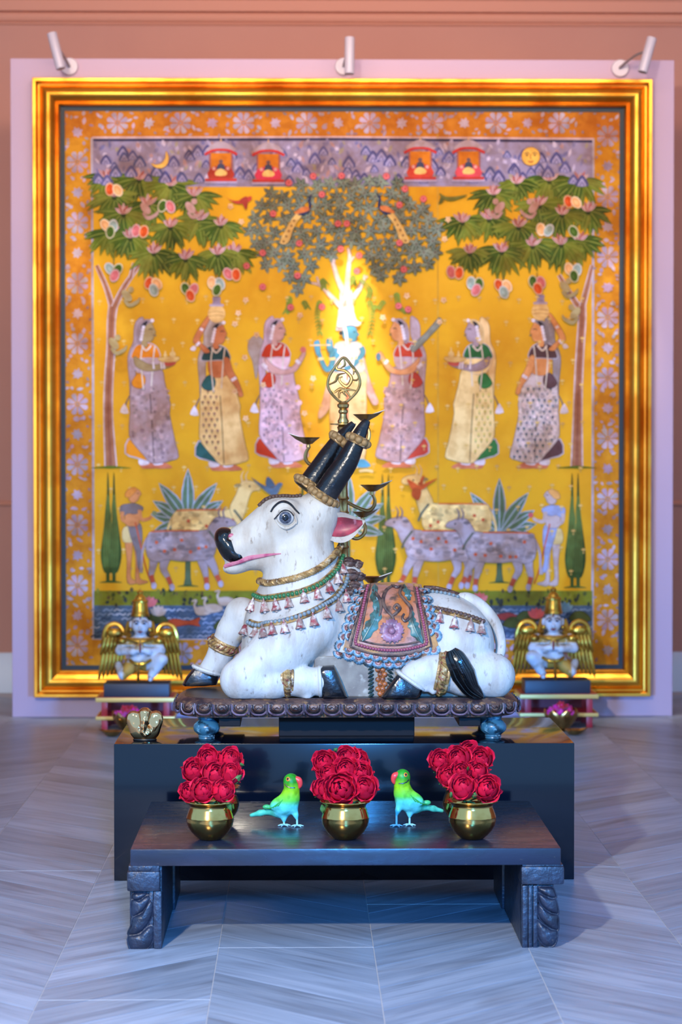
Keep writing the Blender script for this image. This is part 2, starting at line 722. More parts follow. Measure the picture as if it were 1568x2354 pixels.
def plank_mesh(s):
    """parallelogram plank; s = +1 rises to the right"""
    g = 0.0010
    w, p = CW - 2 * g, PITCH_P - 2.2 * g
    c = [(-w / 2, -p / 2 - s * w / 2), (w / 2, -p / 2 + s * w / 2), (w / 2, p / 2 + s * w / 2), (-w / 2, p / 2 - s * w / 2)]
    v = [(x, y, -0.0011) for x, y in c]
    b = 0.0011
    ci = [(x * (1 - 2 * b / w), y - b * (1 if k > 1 else -1)) for k, (x, y) in enumerate(c)]
    v += [(x, y, -0.0002) for x, y in c] + [(x, y, 0.0) for x, y in ci]
    f = [(8, 9, 10, 11)]
    for j in range(4):
        k = (j + 1) % 4
        f += [(j, k, 4 + k, 4 + j), (4 + j, 4 + k, 8 + k, 8 + j)]
    me = bpy.data.meshes.new('plank')
    me.from_pydata(v, [], f)
    uv = me.uv_layers.new(name='UVMap')
    d = (1 / math.sqrt(2), s / math.sqrt(2))
    for lp in me.loops:
        x, y, _ = v[lp.vertex_index]
        uv.data[lp.index].uv = (x * d[0] + y * d[1], -x * d[1] + y * d[0])
    me.materials.append(m_plank)
    me.update()
    return me


PL = {1: plank_mesh(1), -1: plank_mesh(-1)}
more = MB()
rngp = random.Random(3)
single = 0
for ci in range(-6, 8):
    x = X_SEAM + (ci + 0.5) * CW
    s = -1 if ci % 2 == 0 else 1      # the column right of seam 0 falls to the right
    y = -1.2 + (0.5 * PITCH_P if s > 0 else 0.12)
    while y < D_WALL - 0.1:
        # inside the picture?
        px0 = 690 + (x - CW / 2) * FPX / max(y, 0.1)
        px1 = 690 + (x + CW / 2) * FPX / max(y, 0.1)
        if 4.45 < y < 10.3 and px1 > -10 and px0 < 1580 and single < 299:
            link_mesh('plank', PL[s], floor, loc=(x, y, 0))
            single += 1
        else:
            me = PL[s]
            more.add(np.array([w.co[:] for w in me.vertices]) + (x, y, 0), [tuple(p.vertices) for p in me.polygons])
        y += PITCH_P
mo = more.mesh('outer_planks', m_plank, smooth=False, fixn=False)
uvl = mo.uv_layers.new(name='UVMap')
vv = np.array([w.co[:] for w in mo.vertices])
li = np.zeros(len(mo.loops), dtype=np.int32)
mo.loops.foreach_get('vertex_index', li)
isl = li // 12
sg = np.where((np.floor((vv[li, 0] - X_SEAM) / CW + 1e-6).astype(int)) % 2 == 0, -1, 1)
q = vv[li, :2] + (isl * 7.31)[:, None]
uvl.data.foreach_set('uv', np.stack([(q[:, 0] + q[:, 1] * sg) * 0.7071, (-q[:, 0] * sg + q[:, 1]) * 0.7071], 1).astype(np.float32).ravel())
link_mesh('outer_planks', mo, floor, kind='stuff')
# pale cross joints where one laid chevron block ends and the next starts
for k, (col, vpx) in enumerate(((-2, 2000), (-1, 2297), (0, 2178), (1, 2079.3), (2, 1994.8))):
    yj = atz(690, vpx, 0)[1]
    jb = MB()
    jb.box((X_SEAM + col * CW, yj - 0.001, -0.001), (X_SEAM + (col + 1) * CW, yj + 0.001, 0.00035))
    jb.build('cross_joint', m_floor, floor, off=(0, 0, 0), smooth=False)

w = MB()
w.box((-5, D_WALL, 0), (5.6, D_WALL + 0.2, 3.6))
struct('wall_back', w, m_wall)
w = MB()
w.box((-5.2, 7.0, 0), (-5, D_WALL + 0.2, 3.6))
struct('wall_left', w, m_wall)
w = MB()
w.box((5.6, 7.0, 0), (5.8, D_WALL + 0.2, 3.6))
struct('wall_right', w, m_wall)
w = MB()
w.box((-5.2, 4.5, 3.5), (5.8, D_WALL + 0.2, 3.6))
struct('ceiling', w, m_ceil)


def wall_z(v, D=D_WALL):
    return at(784, v, D)[2]


def run_x(mb, prof, x0, x1):
    """profile of (y, z) points run along x"""
    n = len(prof)
    a = [(x0, y, z) for y, z in prof]
    b = [(x1, y, z) for y, z in prof]
    f = [tuple(range(n - 1, -1, -1)), tuple(range(n, 2 * n))] + [(j, (j + 1) % n, n + (j + 1) % n, n + j) for j in range(n)]
    mb.add(a + b, f)


Dw = D_WALL
cn = MB()
z = wall_z
run_x(cn, [(Dw, z(60)), (Dw - .010, z(59)), (Dw - .016, z(55)), (Dw - .012, z(52.5)), (Dw - .022, z(51.5)), (Dw - .030, z(46)), (Dw - .032, z(40)),
           (Dw - .028, z(34)), (Dw - .020, z(32)), (Dw - .044, z(30)), (Dw - .046, z(24)), (Dw - .046, z(6)), (Dw - .060, z(0)), (Dw - .075, z(-16)), (Dw - .075, 3.5), (Dw, 3.5)], -5, 5.6)
struct('trim_cornice', cn, m_trim)
dr = MB()
run_x(dr, [(Dw, z(1163)), (Dw - .012, z(1162)), (Dw - .016, z(1158)), (Dw - .010, z(1153)), (Dw, z(1151))], -5, 5.6)
struct('trim_dado', dr, m_trim)
hb = z(1499)
for nm, x0, x1 in (('baseboard_left', -5, at(60, 1550, D_WALL)[0]), ('baseboard_right', at(1500, 1550, D_WALL)[0], 5.6)):
    b = MB()
    run_x(b, [(Dw, 0), (Dw - .018, 0), (Dw - .018, hb - .012), (Dw - .010, hb), (Dw, hb)], x0, x1)
    struct(nm, b, m_white)

PX0, PX1 = at(26, 900, D_PANEL)[0], at(1548, 900, D_PANEL)[0]
PZ1 = at(784, 136, D_PANEL)[2]
p = MB()
p.box((PX0, D_PANEL, 0), (PX1, D_PANEL + 0.12, PZ1), bev=0.004)
struct('wall_panel', p, m_panel)

# ================================================================== the framed painting
m_gold = mat('gold_leaf', (226, 166, 62), (196, 122, 34), 5.0, 0.42, 0.66, rough=0.36, rough2=0.48, metal=1.0, stretch=(1, 1, 1))
m_mat = mat('dark_teal_mount', (20, 40, 50), rough=0.6)
m_paint = mat('painted_cotton', None, (234, 224, 212), 26.0, 0.42, 0.62, rough=0.75, spec=0.15, attr='Col', c3=(226, 206, 184), scale3=5.0, lo3=0.42, hi3=0.62, detail=6, bump=0.04, bscale=400)
DC = D_PANEL - 0.016            # canvas plane
fx0 = (at(72, 178, D_FRAME)[0] + at(80, 1604, D_FRAME)[0]) / 2
fx1 = (at(1499, 183, D_FRAME)[0] + at(1497, 1601, D_FRAME)[0]) / 2
fz1 = (at(72, 178, D_FRAME)[2] + at(1499, 183, D_FRAME)[2]) / 2
fz0 = (at(80, 1604, D_FRAME)[2] + at(1497, 1601, D_FRAME)[2]) / 2
fcx, fcz = (fx0 + fx1) / 2, (fz0 + fz1) / 2
U = D_FRAME / FPX               # metres per photo pixel at the frame
pict = thing('framed_painting', 'large square painting of women and cows on gold cloth, in a wide gilt frame', 'painting', (fcx, D_PANEL, fcz))
prof = [(0, 0), (0, .046), (2, .054), (8, .054), (11, .046), (13, .034), (16, .032), (19, .040), (25, .054), (32, .062), (38, .062), (44, .054), (50, .040), (53, .034),
        (55, .036), (56.5, .031), (59, .033), (61, .028), (62, .022), (62, 0)]


def rail(a, b, inward, name):
    """frame rail from corner a to corner b (x, z), mitred, inward = unit (x, z)"""
    mb = MB()
    a, b, inw = np.array(a), np.array(b), np.array(inward)
    al = (b - a) / np.linalg.norm(b - a)
    rows = []
    for t, h in prof:
        t = t * U
        p0 = a + inw * t + al * t
        p1 = b + inw * t - al * t
        h = h + .020 if h else 0
        rows.append([(p0[0], D_PANEL - h, p0[1]), (p1[0], D_PANEL - h, p1[1])])
    n = len(rows)
    vs = [r[0] for r in rows] + [r[1] for r in rows]
    f = [(j, j + 1, n + j + 1, n + j) for j in range(n - 1)] + [tuple(range(n)), tuple(range(2 * n - 1, n - 1, -1)), (n - 1, 0, n, 2 * n - 1)]
    mb.add(vs, f)
    return mb.build(name, m_gold, pict)


rail((fx0, fz1), (fx1, fz1), (0, -1), 'frame_rail')
rail((fx1, fz1), (fx1, fz0), (-1, 0), 'frame_rail')
rail((fx1, fz0), (fx0, fz0), (0, 1), 'frame_rail')
rail((fx0, fz0), (fx0, fz1), (1, 0), 'frame_rail')
mm = MB()
t0, t1 = 60 * U, 72 * U
ya, yb = D_PANEL - 0.001, DC - 0.004
for a, b in (((fx0 + t0, fz1 - t0), (fx1 - t0, fz1 - t1)), ((fx0 + t0, fz0 + t0), (fx1 - t0, fz0 + t1)),
             ((fx0 + t0, fz0 + t1), (fx0 + t1, fz1 - t1)), ((fx1 - t0, fz0 + t1), (fx1 - t1, fz1 - t1))):
    mm.box((a[0], yb, a[1]), (b[0], ya, b[1]))
mm.build('mount', m_mat, pict, smooth=False)
m_gb = mat('gold_cloth', (216, 160, 34), (190, 126, 24), 3.0, 0.40, 0.66, rough=0.8, spec=0.12, c3=(222, 166, 40), scale3=6.0, lo3=0.5, hi3=0.75, bump=0.05, bscale=500)
cv = MB()
cv.box((fx0 + t1 - .01, DC, fz0 + t1 - .01), (fx1 - t1 + .01, D_PANEL - .002, fz1 - t1 + .01))
cv.build('canvas', m_gb, pict, smooth=False)


class Art:
    """flat painted shapes in photo pixels on the canvas plane; every stroke lies a hair above the one before"""

    def __init__(s, base=0.0):
        s.mb = MB()
        s.z = 0.0002 + base
        s.e = 0.000016
        s.tiny = 0.000005

    def w(s, pts, z=None):
        pts = np.asarray(pts, float)
        d = cF[None] * FPX + cR[None] * (pts[:, :1] - 784.0) + cU[None] * (1177.0 - pts[:, 1:2])
        P = np.array([0, 0, CAMH]) + d * (DC / d[:, 1])[:, None]
        P[:, 1] -= s.z
        return P

    def poly(s, pts, col, smooth=3, up=True):
        if smooth:
            pts = catmull(pts, smooth, True)
        P = s.w(pts)
        s.mb.add(P, [tuple(range(len(P)))], col)
        s.z += s.e if up else s.tiny
        return s

    def edged(s, pts, col, line, wd=1.5, smooth=3):
        q = catmull(pts, smooth, True) if smooth else np.asarray(pts, float)
        s.poly(q, col, 0)
        s.stroke(np.concatenate([q, q[:1]]), wd, line, 0)
        return s

    def stroke(s, pts, wd, col, smooth=4, up=True):
        pts = catmull(pts, smooth) if smooth else np.asarray(pts, float)
        n = len(pts)
        wd = np.interp(np.linspace(0, 1, n), np.linspace(0, 1, len(np.atleast_1d(wd))), np.atleast_1d(wd)) / 2
        t = np.gradient(pts, axis=0)
        t /= np.linalg.norm(t, axis=1)[:, None] + 1e-9
        nn = np.stack([-t[:, 1], t[:, 0]], 1) * wd[:, None]
        P = s.w(np.concatenate([pts + nn, pts - nn]))
        s.mb.add(P, [(i, i + 1, n + i + 1, n + i) for i in range(n - 1)], col)
        s.z += s.e if up else s.tiny
        return s

    def dot(s, u, v, r, col, n=10, ry=None, rot=0.0, up=True):
        a = np.linspace(0, 2 * math.pi, n, endpoint=False)
        x, y = r * np.cos(a), (ry or r) * np.sin(a)
        c, d = math.cos(rot), math.sin(rot)
        s.mb.add(s.w(np.stack([u + x * c - y * d, v + x * d + y * c], 1)), [tuple(range(n))], col)
        s.z += s.e if up else s.tiny
        return s

    def leaf(s, u, v, ang, ln, wd, col, mid=None, up=True, bend=0.0):
        t = np.linspace(0, 1, 6)
        ww = np.array([0.10, 0.62, 1.0, 0.95, 0.6, 0.0]) * wd / 2
        c, d = math.cos(ang), math.sin(ang)
        bx = bend * t * t * ln
        X = np.concatenate([t * ln, (t * ln)[::-1][1:]])
        Y = np.concatenate([ww + bx, (-ww + bx)[::-1][1:]])
        s.mb.add(s.w(np.stack([u + X * c - Y * d, v + X * d + Y * c], 1)), [tuple(range(len(X)))], col)
        if mid:
            s.z += s.tiny
            mx, my = t * ln * 0.9, bx * 0.9
            s.stroke(np.stack([u + mx * c - my * d, v + mx * d + my * c], 1), wd * 0.13, mid, 0, up=False)
        s.z += s.e if up else s.tiny
        return s

    def done(s, name, kind=None):
        return s.mb.build(name, m_paint, pict, smooth=False, colors=True, kind=kind, fixn=False)


rg = random.Random(11)
LIL, LIL2, WHT = (178, 160, 178), (156, 140, 158), (224, 214, 222)


def var(c, a=10, r=rg):
    k = r.uniform(-a, a)
    return tuple(max(0, min(255, x + k + r.uniform(-a, a) * 0.4)) for x in c)


# --- border
a = Art()
a.poly([(143, 250), (1430, 250), (1430, 317), (143, 317)], (196, 122, 34), 0, up=False)
a.poly([(143, 1466), (1430, 1466), (1430, 1536), (143, 1536)], (202, 142, 34), 0, up=False)
a.poly([(143, 317), (214, 317), (214, 1466), (143, 1466)], (202, 138, 34), 0, up=False)
a.poly([(1364, 317), (1430, 317), (1430, 1466), (1364, 1466)], (202, 140, 34), 0)
a.done('painted_border_ground', 'stuff')
a = Art(0.0003)


def wheel(u, v, r):
    for k in range(8):
        an = k * math.pi / 4 + 0.39
        c, d = math.cos(an), math.sin(an)
        p = [(0.20, -0.03), (0.66, -0.22), (0.96, -0.24), (1.08, 0), (0.96, 0.24), (0.66, 0.22), (0.20, 0.03)]
        a.poly([(u + r * (x * c - y * d), v + r * (x * d + y * c)) for x, y in p], var(LIL, 14), 0, up=False)
    a.dot(u, v, 2.5, LIL2, up=False)


def blossom(u, v, r):
    n = 7
    pts = []
    for k in range(2 * n):
        an = k * math.pi / n + rg.random() * 0.2
        rr = r * (1.0 if k % 2 else 0.62) * rg.uniform(0.85, 1.1)
        pts.append((u + rr * math.cos(an), v + rr * math.sin(an)))
    a.poly(pts, var(LIL, 16), 2, up=False)


def sprig(u, v, r):
    for k in range(2):
        a.leaf(u + rg.uniform(-r, r) * .5, v + rg.uniform(-r, r) * .5, rg.uniform(0, 6.28), rg.uniform(9, 17), rg.uniform(5, 9), var(LIL, 18), up=False)


def border_run(p0, p1, first, period, across):
    """motifs along a straight band; across = half width"""
    p0, p1 = np.array(p0, float), np.array(p1, float)
    ln = np.linalg.norm(p1 - p0)
    d = (p1 - p0) / ln
    nrm = np.array((-d[1], d[0]))
    t = first - period
    while t < ln + period:
        for off, fn, r in ((0, wheel, 24), (period / 2, blossom, 14)):
            q = p0 + d * (t + off)
            if 14 < t + off < ln - 14:
                fn(q[0], q[1], r)
        for q4 in (0.26, 0.74):
            for sgn in (-1, 1):
                q = p0 + d * (t + period * q4) + nrm * sgn * across * rg.uniform(.35, .62)
                if 12 < t + period * q4 < ln - 12:
                    sprig(q[0], q[1], 9)
        for q4 in (0.19, 0.38, 0.62, 0.81):
            for sgn in (-1, 1):
                q = p0 + d * (t + period * q4) + nrm * sgn * across * .82
                if 8 < t + period * q4 < ln - 8:
                    a.leaf(q[0], q[1], rg.uniform(0, 6.28), rg.uniform(7, 12), 5, var(LIL2, 18), up=False)
        t += period


border_run((178, 252), (178, 1534), 121, 139, 32)
border_run((1397, 252), (1397, 1534), 61, 139, 31)
border_run((214, 283), (1362, 283), 56, 145, 30)
border_run((214, 1501), (1362, 1501), 60, 145, 30)
a.done('painted_border_flowers', 'stuff')
a = Art(0.0003)
a.stroke([(211, 317), (214, 900), (215, 1466)], 5, (176, 170, 186), 0, up=False)
a.stroke([(1364, 318), (1363, 900), (1362, 1466)], 5, (176, 170, 186), 0, up=False)
a.stroke([(212, 317), (780, 316), (1364, 320)], 6, (206, 176, 176), 0, up=False)
a.stroke([(212, 1468), (1364, 1468)], 5, (186, 186, 204), 0)
a.stroke([(1006, 250), (1008, 1460)], 2.2, (196, 160, 70), 0)
a.done('painted_border_lines', 'stuff')

# --- sky band with rocks
a = Art(0.0004)
a.poly([(214, 320), (1362, 323), (1362, 428), (214, 430)], (150, 138, 164), 0)
a.stroke([(214, 322), (780, 320), (1362, 325)], 6, (52, 50, 84), 0)
r2 = random.Random(5)
for k in range(330):
    u, v = r2.uniform(220, 1356), r2.uniform(332, 424)
    c = r2.choice([(184, 172, 200), (170, 160, 190), (130, 122, 156), (160, 150, 130), (170, 158, 176), (176, 140, 140), (120, 116, 160), (200, 186, 206)])
    a.leaf(u, v, r2.uniform(-2.4, -0.7), r2.uniform(9, 22), r2.uniform(5, 11), c, up=(k % 12 == 0))
for k in range(84):
    u, v = 224 + (k * 61.8 * 3.1) % 1130, r2.uniform(340, 412)
    dk = r2.choice([(84, 82, 128), (96, 94, 142), (90, 92, 136)])
    h = r2.uniform(10, 17)
    a.poly([(u - h * .9, v + h), (u - h * .6, v + h * .05), (u, v - h * .6), (u + h * .6, v + h * .05), (u + h * .9, v + h)], dk, 2)
    a.poly([(u - h * .62, v + h), (u - h * .34, v + h * .35), (u, v - h * .08), (u + h * .34, v + h * .35), (u + h * .62, v + h)], (162, 154, 190), 2)
    a.stroke([(u - h * .3, v + h), (u, v + h * .4), (u + h * .3, v + h)], 2.6, (110, 106, 150), 2, up=False)
a.done('painted_rocky_sky', 'stuff')
a = Art(0.0075)
cr = [(382, 348), (388, 362), (385, 378), (373, 387), (358, 386), (347, 376), (360, 379), (372, 375), (380, 364)]
a.edged(cr, (236, 188, 92), (150, 100, 40), 1.2)
a.done('painted_crescent_moon')
a = Art(0.0075)
a.dot(1220, 360, 22, (150, 100, 40), 20)
a.dot(1220, 360, 20.5, (238, 186, 84), 20)
for s in (-1, 1):
    a.stroke([(1220 + s * 4, 354), (1220 + s * 9, 351), (1220 + s * 15, 354)], 2, (90, 60, 50))
    a.dot(1220 + s * 9, 357, 2.4, (70, 50, 50))
a.stroke([(1220, 355), (1219, 364), (1222, 366)], 1.6, (150, 90, 40))
a.stroke([(1214, 371), (1220, 373), (1226, 371)], 2.6, (170, 60, 40))
a.done('painted_sun_face')


def pavilion(u, v, robe):
    a = Art(0.0075)
    a.poly([(u - 32, v - 30), (u + 32, v - 30), (u + 30, v - 38), (u + 16, v - 48), (u, v - 53), (u - 16, v - 48), (u - 30, v - 38)], (176, 158, 168), 2)
    a.poly([(u - 24, v - 26), (u + 24, v - 26), (u + 24, v + 34), (u - 24, v + 34)], (206, 120, 30), 0)
    for s in (-1, 1):
        a.stroke([(u + s * 25, v - 26), (u + s * 25, v + 34)], 4, (158, 96, 90), 0)
    a.stroke([(u - 37, v - 22), (u - 20, v - 31), (u, v - 33), (u + 20, v - 31), (u + 37, v - 22)], 6, (196, 58, 52))
    a.poly([(u - 26, v + 12), (u - 10, v + 4), (u + 12, v + 4), (u + 26, v + 12), (u + 28, v + 32), (u - 28, v + 32)], robe, 2)
    a.dot(u, v - 6, 5, (110, 84, 84))
    a.poly([(u - 7, v), (u + 7, v), (u + 9, v + 18), (u - 9, v + 18)], (70, 70, 90), 2)
    a.poly([(u - 12, v + 16), (u, v + 10), (u + 14, v + 18), (u + 10, v + 26), (u - 12, v + 26)], (232, 190, 110), 2)
    for s in (-1, 1):
        a.dot(u + s * 16, v + 10, 4, (214, 160, 150))
    a.stroke([(u - 36, v + 36), (u + 36, v + 36)], 6, (190, 60, 50), 0)
    a.stroke([(u - 38, v + 42), (u + 38, v + 42)], 5, (176, 160, 186), 0)
    a.stroke([(u, v - 52), (u, v - 60)], [4, 1], (214, 170, 120), 0)
    a.done('painted_pavilion')


for q in ((508, 378, (170, 60, 40)), (617, 380, (210, 60, 84)), (966, 374, (200, 70, 50)), (1077, 374, (214, 80, 90))):
    pavilion(*q)

# --- mango trees
GR = [(62, 84, 24), (84, 104, 32), (104, 118, 36), (72, 92, 30), (118, 126, 42)]


def mango(u, v, k):
    c = [((214, 84, 30), (230, 180, 140)), ((70, 100, 30), (206, 200, 160)), ((236, 180, 120), (244, 220, 180)), ((206, 110, 110), (214, 170, 170)), ((150, 170, 160), (206, 206, 200))][k % 5]
    an = rg.uniform(0.9, 2.2)
    a.dot(u, v, 15.5, c[1], 14, 11, an)
    a.dot(u, v, 12.5, c[0], 14, 8.5, an)
    a.leaf(u - 4, v - 4, an, 12, 7, tuple(min(255, x + 18) for x in c[0]))


def mango_tree(fans, mangos, trunk, branches, base):
    global a
    a = Art(0.0012)
    for pts, w0 in branches:
        a.stroke(pts, [w + 5 for w in w0], (206, 186, 190))
        a.stroke(pts, w0, (164, 112, 84))
    a.stroke(trunk[0], [x + 6 for x in trunk[1]], (206, 186, 190))
    a.stroke(trunk[0], trunk[1], (164, 112, 82))
    a.stroke(trunk[0], [x * .35 for x in trunk[1]], (146, 92, 70))
    a.stroke([(base - 46, 1076), (base, 1074), (base + 46, 1076)], [1, 7, 1], (96, 110, 30))
    a.done('painted_tree_trunk')
    a = Art(0.0022)
    for i, (u, v) in enumerate(sorted(fans, key=lambda q: q[1])):
        sz = rg.uniform(54, 68)
        for k in range(13):
            an = math.pi * (0.02 + 0.96 * ((k * 5) % 13) / 12) + rg.uniform(-.08, .08)
            an = math.pi / 2 + (an - math.pi / 2) * 1.16
            a.leaf(u, v, an, sz * rg.uniform(.8, 1.08), rg.uniform(13, 17), var(GR[(k + i) % 5], 8), (136, 144, 60), bend=(0.2 if math.cos(an) < 0 else -0.2) * -1)
        a.dot(u, v + 5, 6, (52, 66, 26))
        for k in range(5):
            a.leaf(u, v + 3, -math.pi / 2 + (k - 2) * 0.42 + rg.uniform(-.1, .1), rg.uniform(22, 30), 8, var((176, 112, 104) if k % 2 else (206, 170, 172), 12), (140, 80, 76))
    a.done('painted_mango_leaves', 'stuff')
    a = Art(0.012)
    for i, (u, v, n) in enumerate(mangos):
        a.stroke([(u, v - 26), (u, v)], 2, (120, 110, 60), 0)
        for k in range(n):
            o = [(-9, -4), (9, -2), (2, 12)][k]
            mango(u + o[0], v + o[1], i + 2 * k)
    a.done('painted_mangoes', 'stuff')


mango_tree([(246, 408), (320, 411), (392, 425), (447, 449), (284, 490), (392, 520), (461, 504), (508, 516), (253, 535), (354, 580), (427, 594), (501, 583), (539, 580), (263, 450), (340, 470), (300, 545)],
           [(262, 440, 2), (383, 478, 2), (252, 522, 3), (322, 535, 2), (262, 622, 3), (352, 655, 3), (436, 668, 3), (497, 655, 3), (534, 634, 2)],
           ([(255, 1074), (249, 960), (250, 880), (255, 800), (256, 740), (260, 705)], [24, 17, 16, 15, 15, 16]),
           [([(260, 712), (244, 660), (222, 610)], [11, 8, 5]), ([(260, 712), (285, 660), (320, 610)], [11, 8, 5]), ([(300, 640), (308, 605)], [6, 4])], 255)
mango_tree([(1188, 420), (1263, 413), (1333, 416), (1135, 445), (1063, 509), (1124, 502), (1192, 520), (1292, 491), (1352, 484), (1080, 580), (1153, 577), (1224, 563), (1331, 552), (1240, 470), (1290, 560)],
           [(1315, 468, 2), (1327, 537, 1), (1252, 532, 2), (1046, 630, 2), (1092, 655, 3), (1156, 660, 3), (1234, 652, 3), (1317, 623, 3)],
           ([(1326, 1077), (1328, 960), (1330, 880), (1334, 800), (1338, 740), (1337, 705)], [24, 17, 15, 14, 14, 16]),
           [([(1336, 712), (1320, 690), (1285, 632)], [11, 9, 5]), ([(1337, 712), (1350, 660), (1362, 610)], [11, 9, 5])], 1326)

# --- central flowering tree
a = Art(0.0012)
WB = (226, 204, 190)
for pts, wd in (([(795, 760), (796, 700), (795, 668)], [44, 30, 26]), ([(795, 680), (776, 640), (764, 600), (752, 580)], [14, 9, 6, 3]), ([(766, 606), (770, 580)], [6, 3]),
                ([(797, 680), (800, 630), (804, 590), (800, 570)], [14, 9, 6, 3]), ([(803, 604), (814, 590)], [5, 2]), ([(800, 700), (824, 668), (838, 640), (846, 636)], [13, 9, 5, 2]),
                ([(836, 650), (838, 632)], [5, 2]), ([(790, 710), (760, 680), (736, 656), (712, 650)], [12, 8, 5, 2]), ([(736, 658), (728, 636)], [4, 2])):
    a.stroke(pts, [w + 3 for w in wd], (176, 150, 140))
    a.stroke(pts, wd, WB)
a.leaf(790, 716, -1.4, 30, 9, (150, 150, 140))
a.done('painted_tree_trunk')
a = Art(0.0024)
r3 = random.Random(4)
stars = []
for i in range(-8, 9):
    for j in range(-6, 6):
        u, v = 788 + i * 31 + (15 if j % 2 else 0) + r3.uniform(-6, 6), 530 + j * 27 + r3.uniform(-5, 5)
        du, dv = (u - 788) / 226, (v - 540) / 142
        if du * du + dv * dv > 1.0 or v > 668:
            continue
        if v > 580 - abs(u - 795) * -0.0 and abs(u - 795) < (v - 560) * 0.9 + 6:
            continue
        stars.append((u, v))
for i, (u, v) in enumerate(stars):
    rot = r3.random() * 1.05
    for k in range(6):
        c = r3.choice([(102, 114, 96), (88, 100, 86), (116, 128, 108), (80, 92, 78)])
        a.leaf(u, v, rot + k * math.pi / 3, r3.uniform(17, 22), 9.5, var(c, 6), (160, 168, 150), up=False)
    a.dot(u, v, 2.2, (86, 56, 44), up=False)
a.done('painted_tree_leaves', 'stuff')
a = Art(0.0145)
for u, v in ((664, 421), (720, 406), (785, 405), (628, 492), (740, 448), (888, 406), (931, 435), (973, 458), (918, 472), (777, 515), (797, 515), (604, 582), (688, 560), (918, 559), (783, 573), (567, 612), (825, 588),
             (684, 634), (928, 620), (604, 660), (820, 624), (668, 707), (740, 706), (916, 704), (938, 712)):
    a.dot(u, v, 8, (206, 84, 92), up=False)
    a.z += a.e
    a.dot(u, v, 5.5, (222, 124, 122), up=False)
    a.z += a.e
    a.dot(u, v, 2.4, (176, 40, 50), up=False)
a.done('painted_rosettes', 'stuff')
a = Art(0.002)
for pts in ([(735, 690), (730, 720), (736, 765)], [(752, 650), (742, 640), (745, 660)], [(850, 690), (856, 720), (850, 765)], [(880, 690), (868, 705), (862, 700)], [(700, 690), (708, 705)],
            [(665, 680), (664, 700), (656, 716)], [(912, 672), (918, 700), (936, 715)], [(830, 640), (850, 660), (846, 680)], [(812, 632), (812, 650)]):
    q = catmull(pts, 6)
    a.stroke(q, 1.8, (120, 140, 50), 0)
    for i in range(0, len(q)):
        for s in (-1, 1):
            a.leaf(q[i][0], q[i][1], math.pi / 2 + s * 0.8, 11, 3.4, (132, 154, 60), up=False)
    a.z += a.e
a.done('painted_hanging_vines', 'stuff')


def peacock(s, u, v):
    a = Art(0.0145)
    f = lambda x, y: (u + s * x, v + y)
    a.poly([f(2, 8), f(-10, 20), f(-26, 46), f(-38, 70), f(-40, 80), f(-28, 82), f(-18, 72), f(-10, 48), f(0, 30), f(10, 16)], (222, 186, 110))
    for k in range(5):
        a.dot(u + s * (-8 - k * 6), v + 28 + k * 12, 2.6, (130, 90, 60), up=False)
    a.poly([f(0, 14), f(12, 16), f(26, 8), f(32, -6), f(29, -22), f(34, -28), f(27, -28), f(24, -18), f(26, -4), f(14, 6)], (44, 52, 84))
    a.poly([f(-8, 12), f(8, -2), f(24, -4), f(26, 4), f(12, 10)], (206, 120, 66))
    a.stroke([f(31, -29), f(36, -36)], 1.4, (60, 60, 80), 0)
    a.done('painted_peacock')


peacock(1, 684, 480)
peacock(-1, 900, 478)


def bird(pts_body, wing, col, z=0.0125):
    a = Art(z)
    a.poly(pts_body, col)
    a.poly(wing, tuple(x * .86 for x in col))
    a.done('painted_bird')


bird([(512, 448), (530, 460), (548, 462), (562, 456), (578, 452), (576, 462), (560, 468), (540, 468)], [(550, 462), (566, 452), (570, 462), (566, 484), (558, 470)], (196, 74, 60))
bird([(1010, 444), (1024, 452), (1048, 452), (1074, 448), (1060, 456), (1036, 462), (1016, 456)], [(1014, 452), (1008, 470), (1020, 462)], (116, 116, 50))
bird([(576, 1096), (600, 1112), (626, 1122), (640, 1110), (650, 1112), (644, 1122), (634, 1140), (620, 1136), (598, 1118)], [(612, 1118), (614, 1096), (626, 1104), (632, 1118)], (92, 112, 130))
bird([(936, 1102), (950, 1108), (964, 1116), (984, 1108), (1006, 1100), (986, 1114), (970, 1126), (948, 1126), (940, 1114)], [(950, 1122), (946, 1140), (962, 1150), (968, 1126)], (198, 92, 44))
bird([(966, 1102), (976, 1092), (972, 1104), (968, 1114)], [(960, 1112), (972, 1104), (970, 1116)], (198, 92, 44), 0.0135)
for u, v, s in ((335, 480, 1), (1226, 478, -1), (1298, 660, 1), (1322, 720, -1), (292, 680, 1), (262, 790, 1), (438, 478, 1), (1148, 478, -1)):
    a = Art(0.0125)
    c = (190, 150, 140) if v < 600 else (176, 158, 110)
    a.dot(u, v, 16, c, 12, 9, 0.9 * s)
    a.dot(u + 9 * s, v - 14, 7, c)
    a.stroke([(u - 6 * s, v + 10), (u + 6 * s, v + 22), (u + 24 * s, v + 14), (u + 30 * s, v + 4)], [5, 9, 8, 2], tuple(x * .95 for x in c))
    a.done('painted_squirrel')

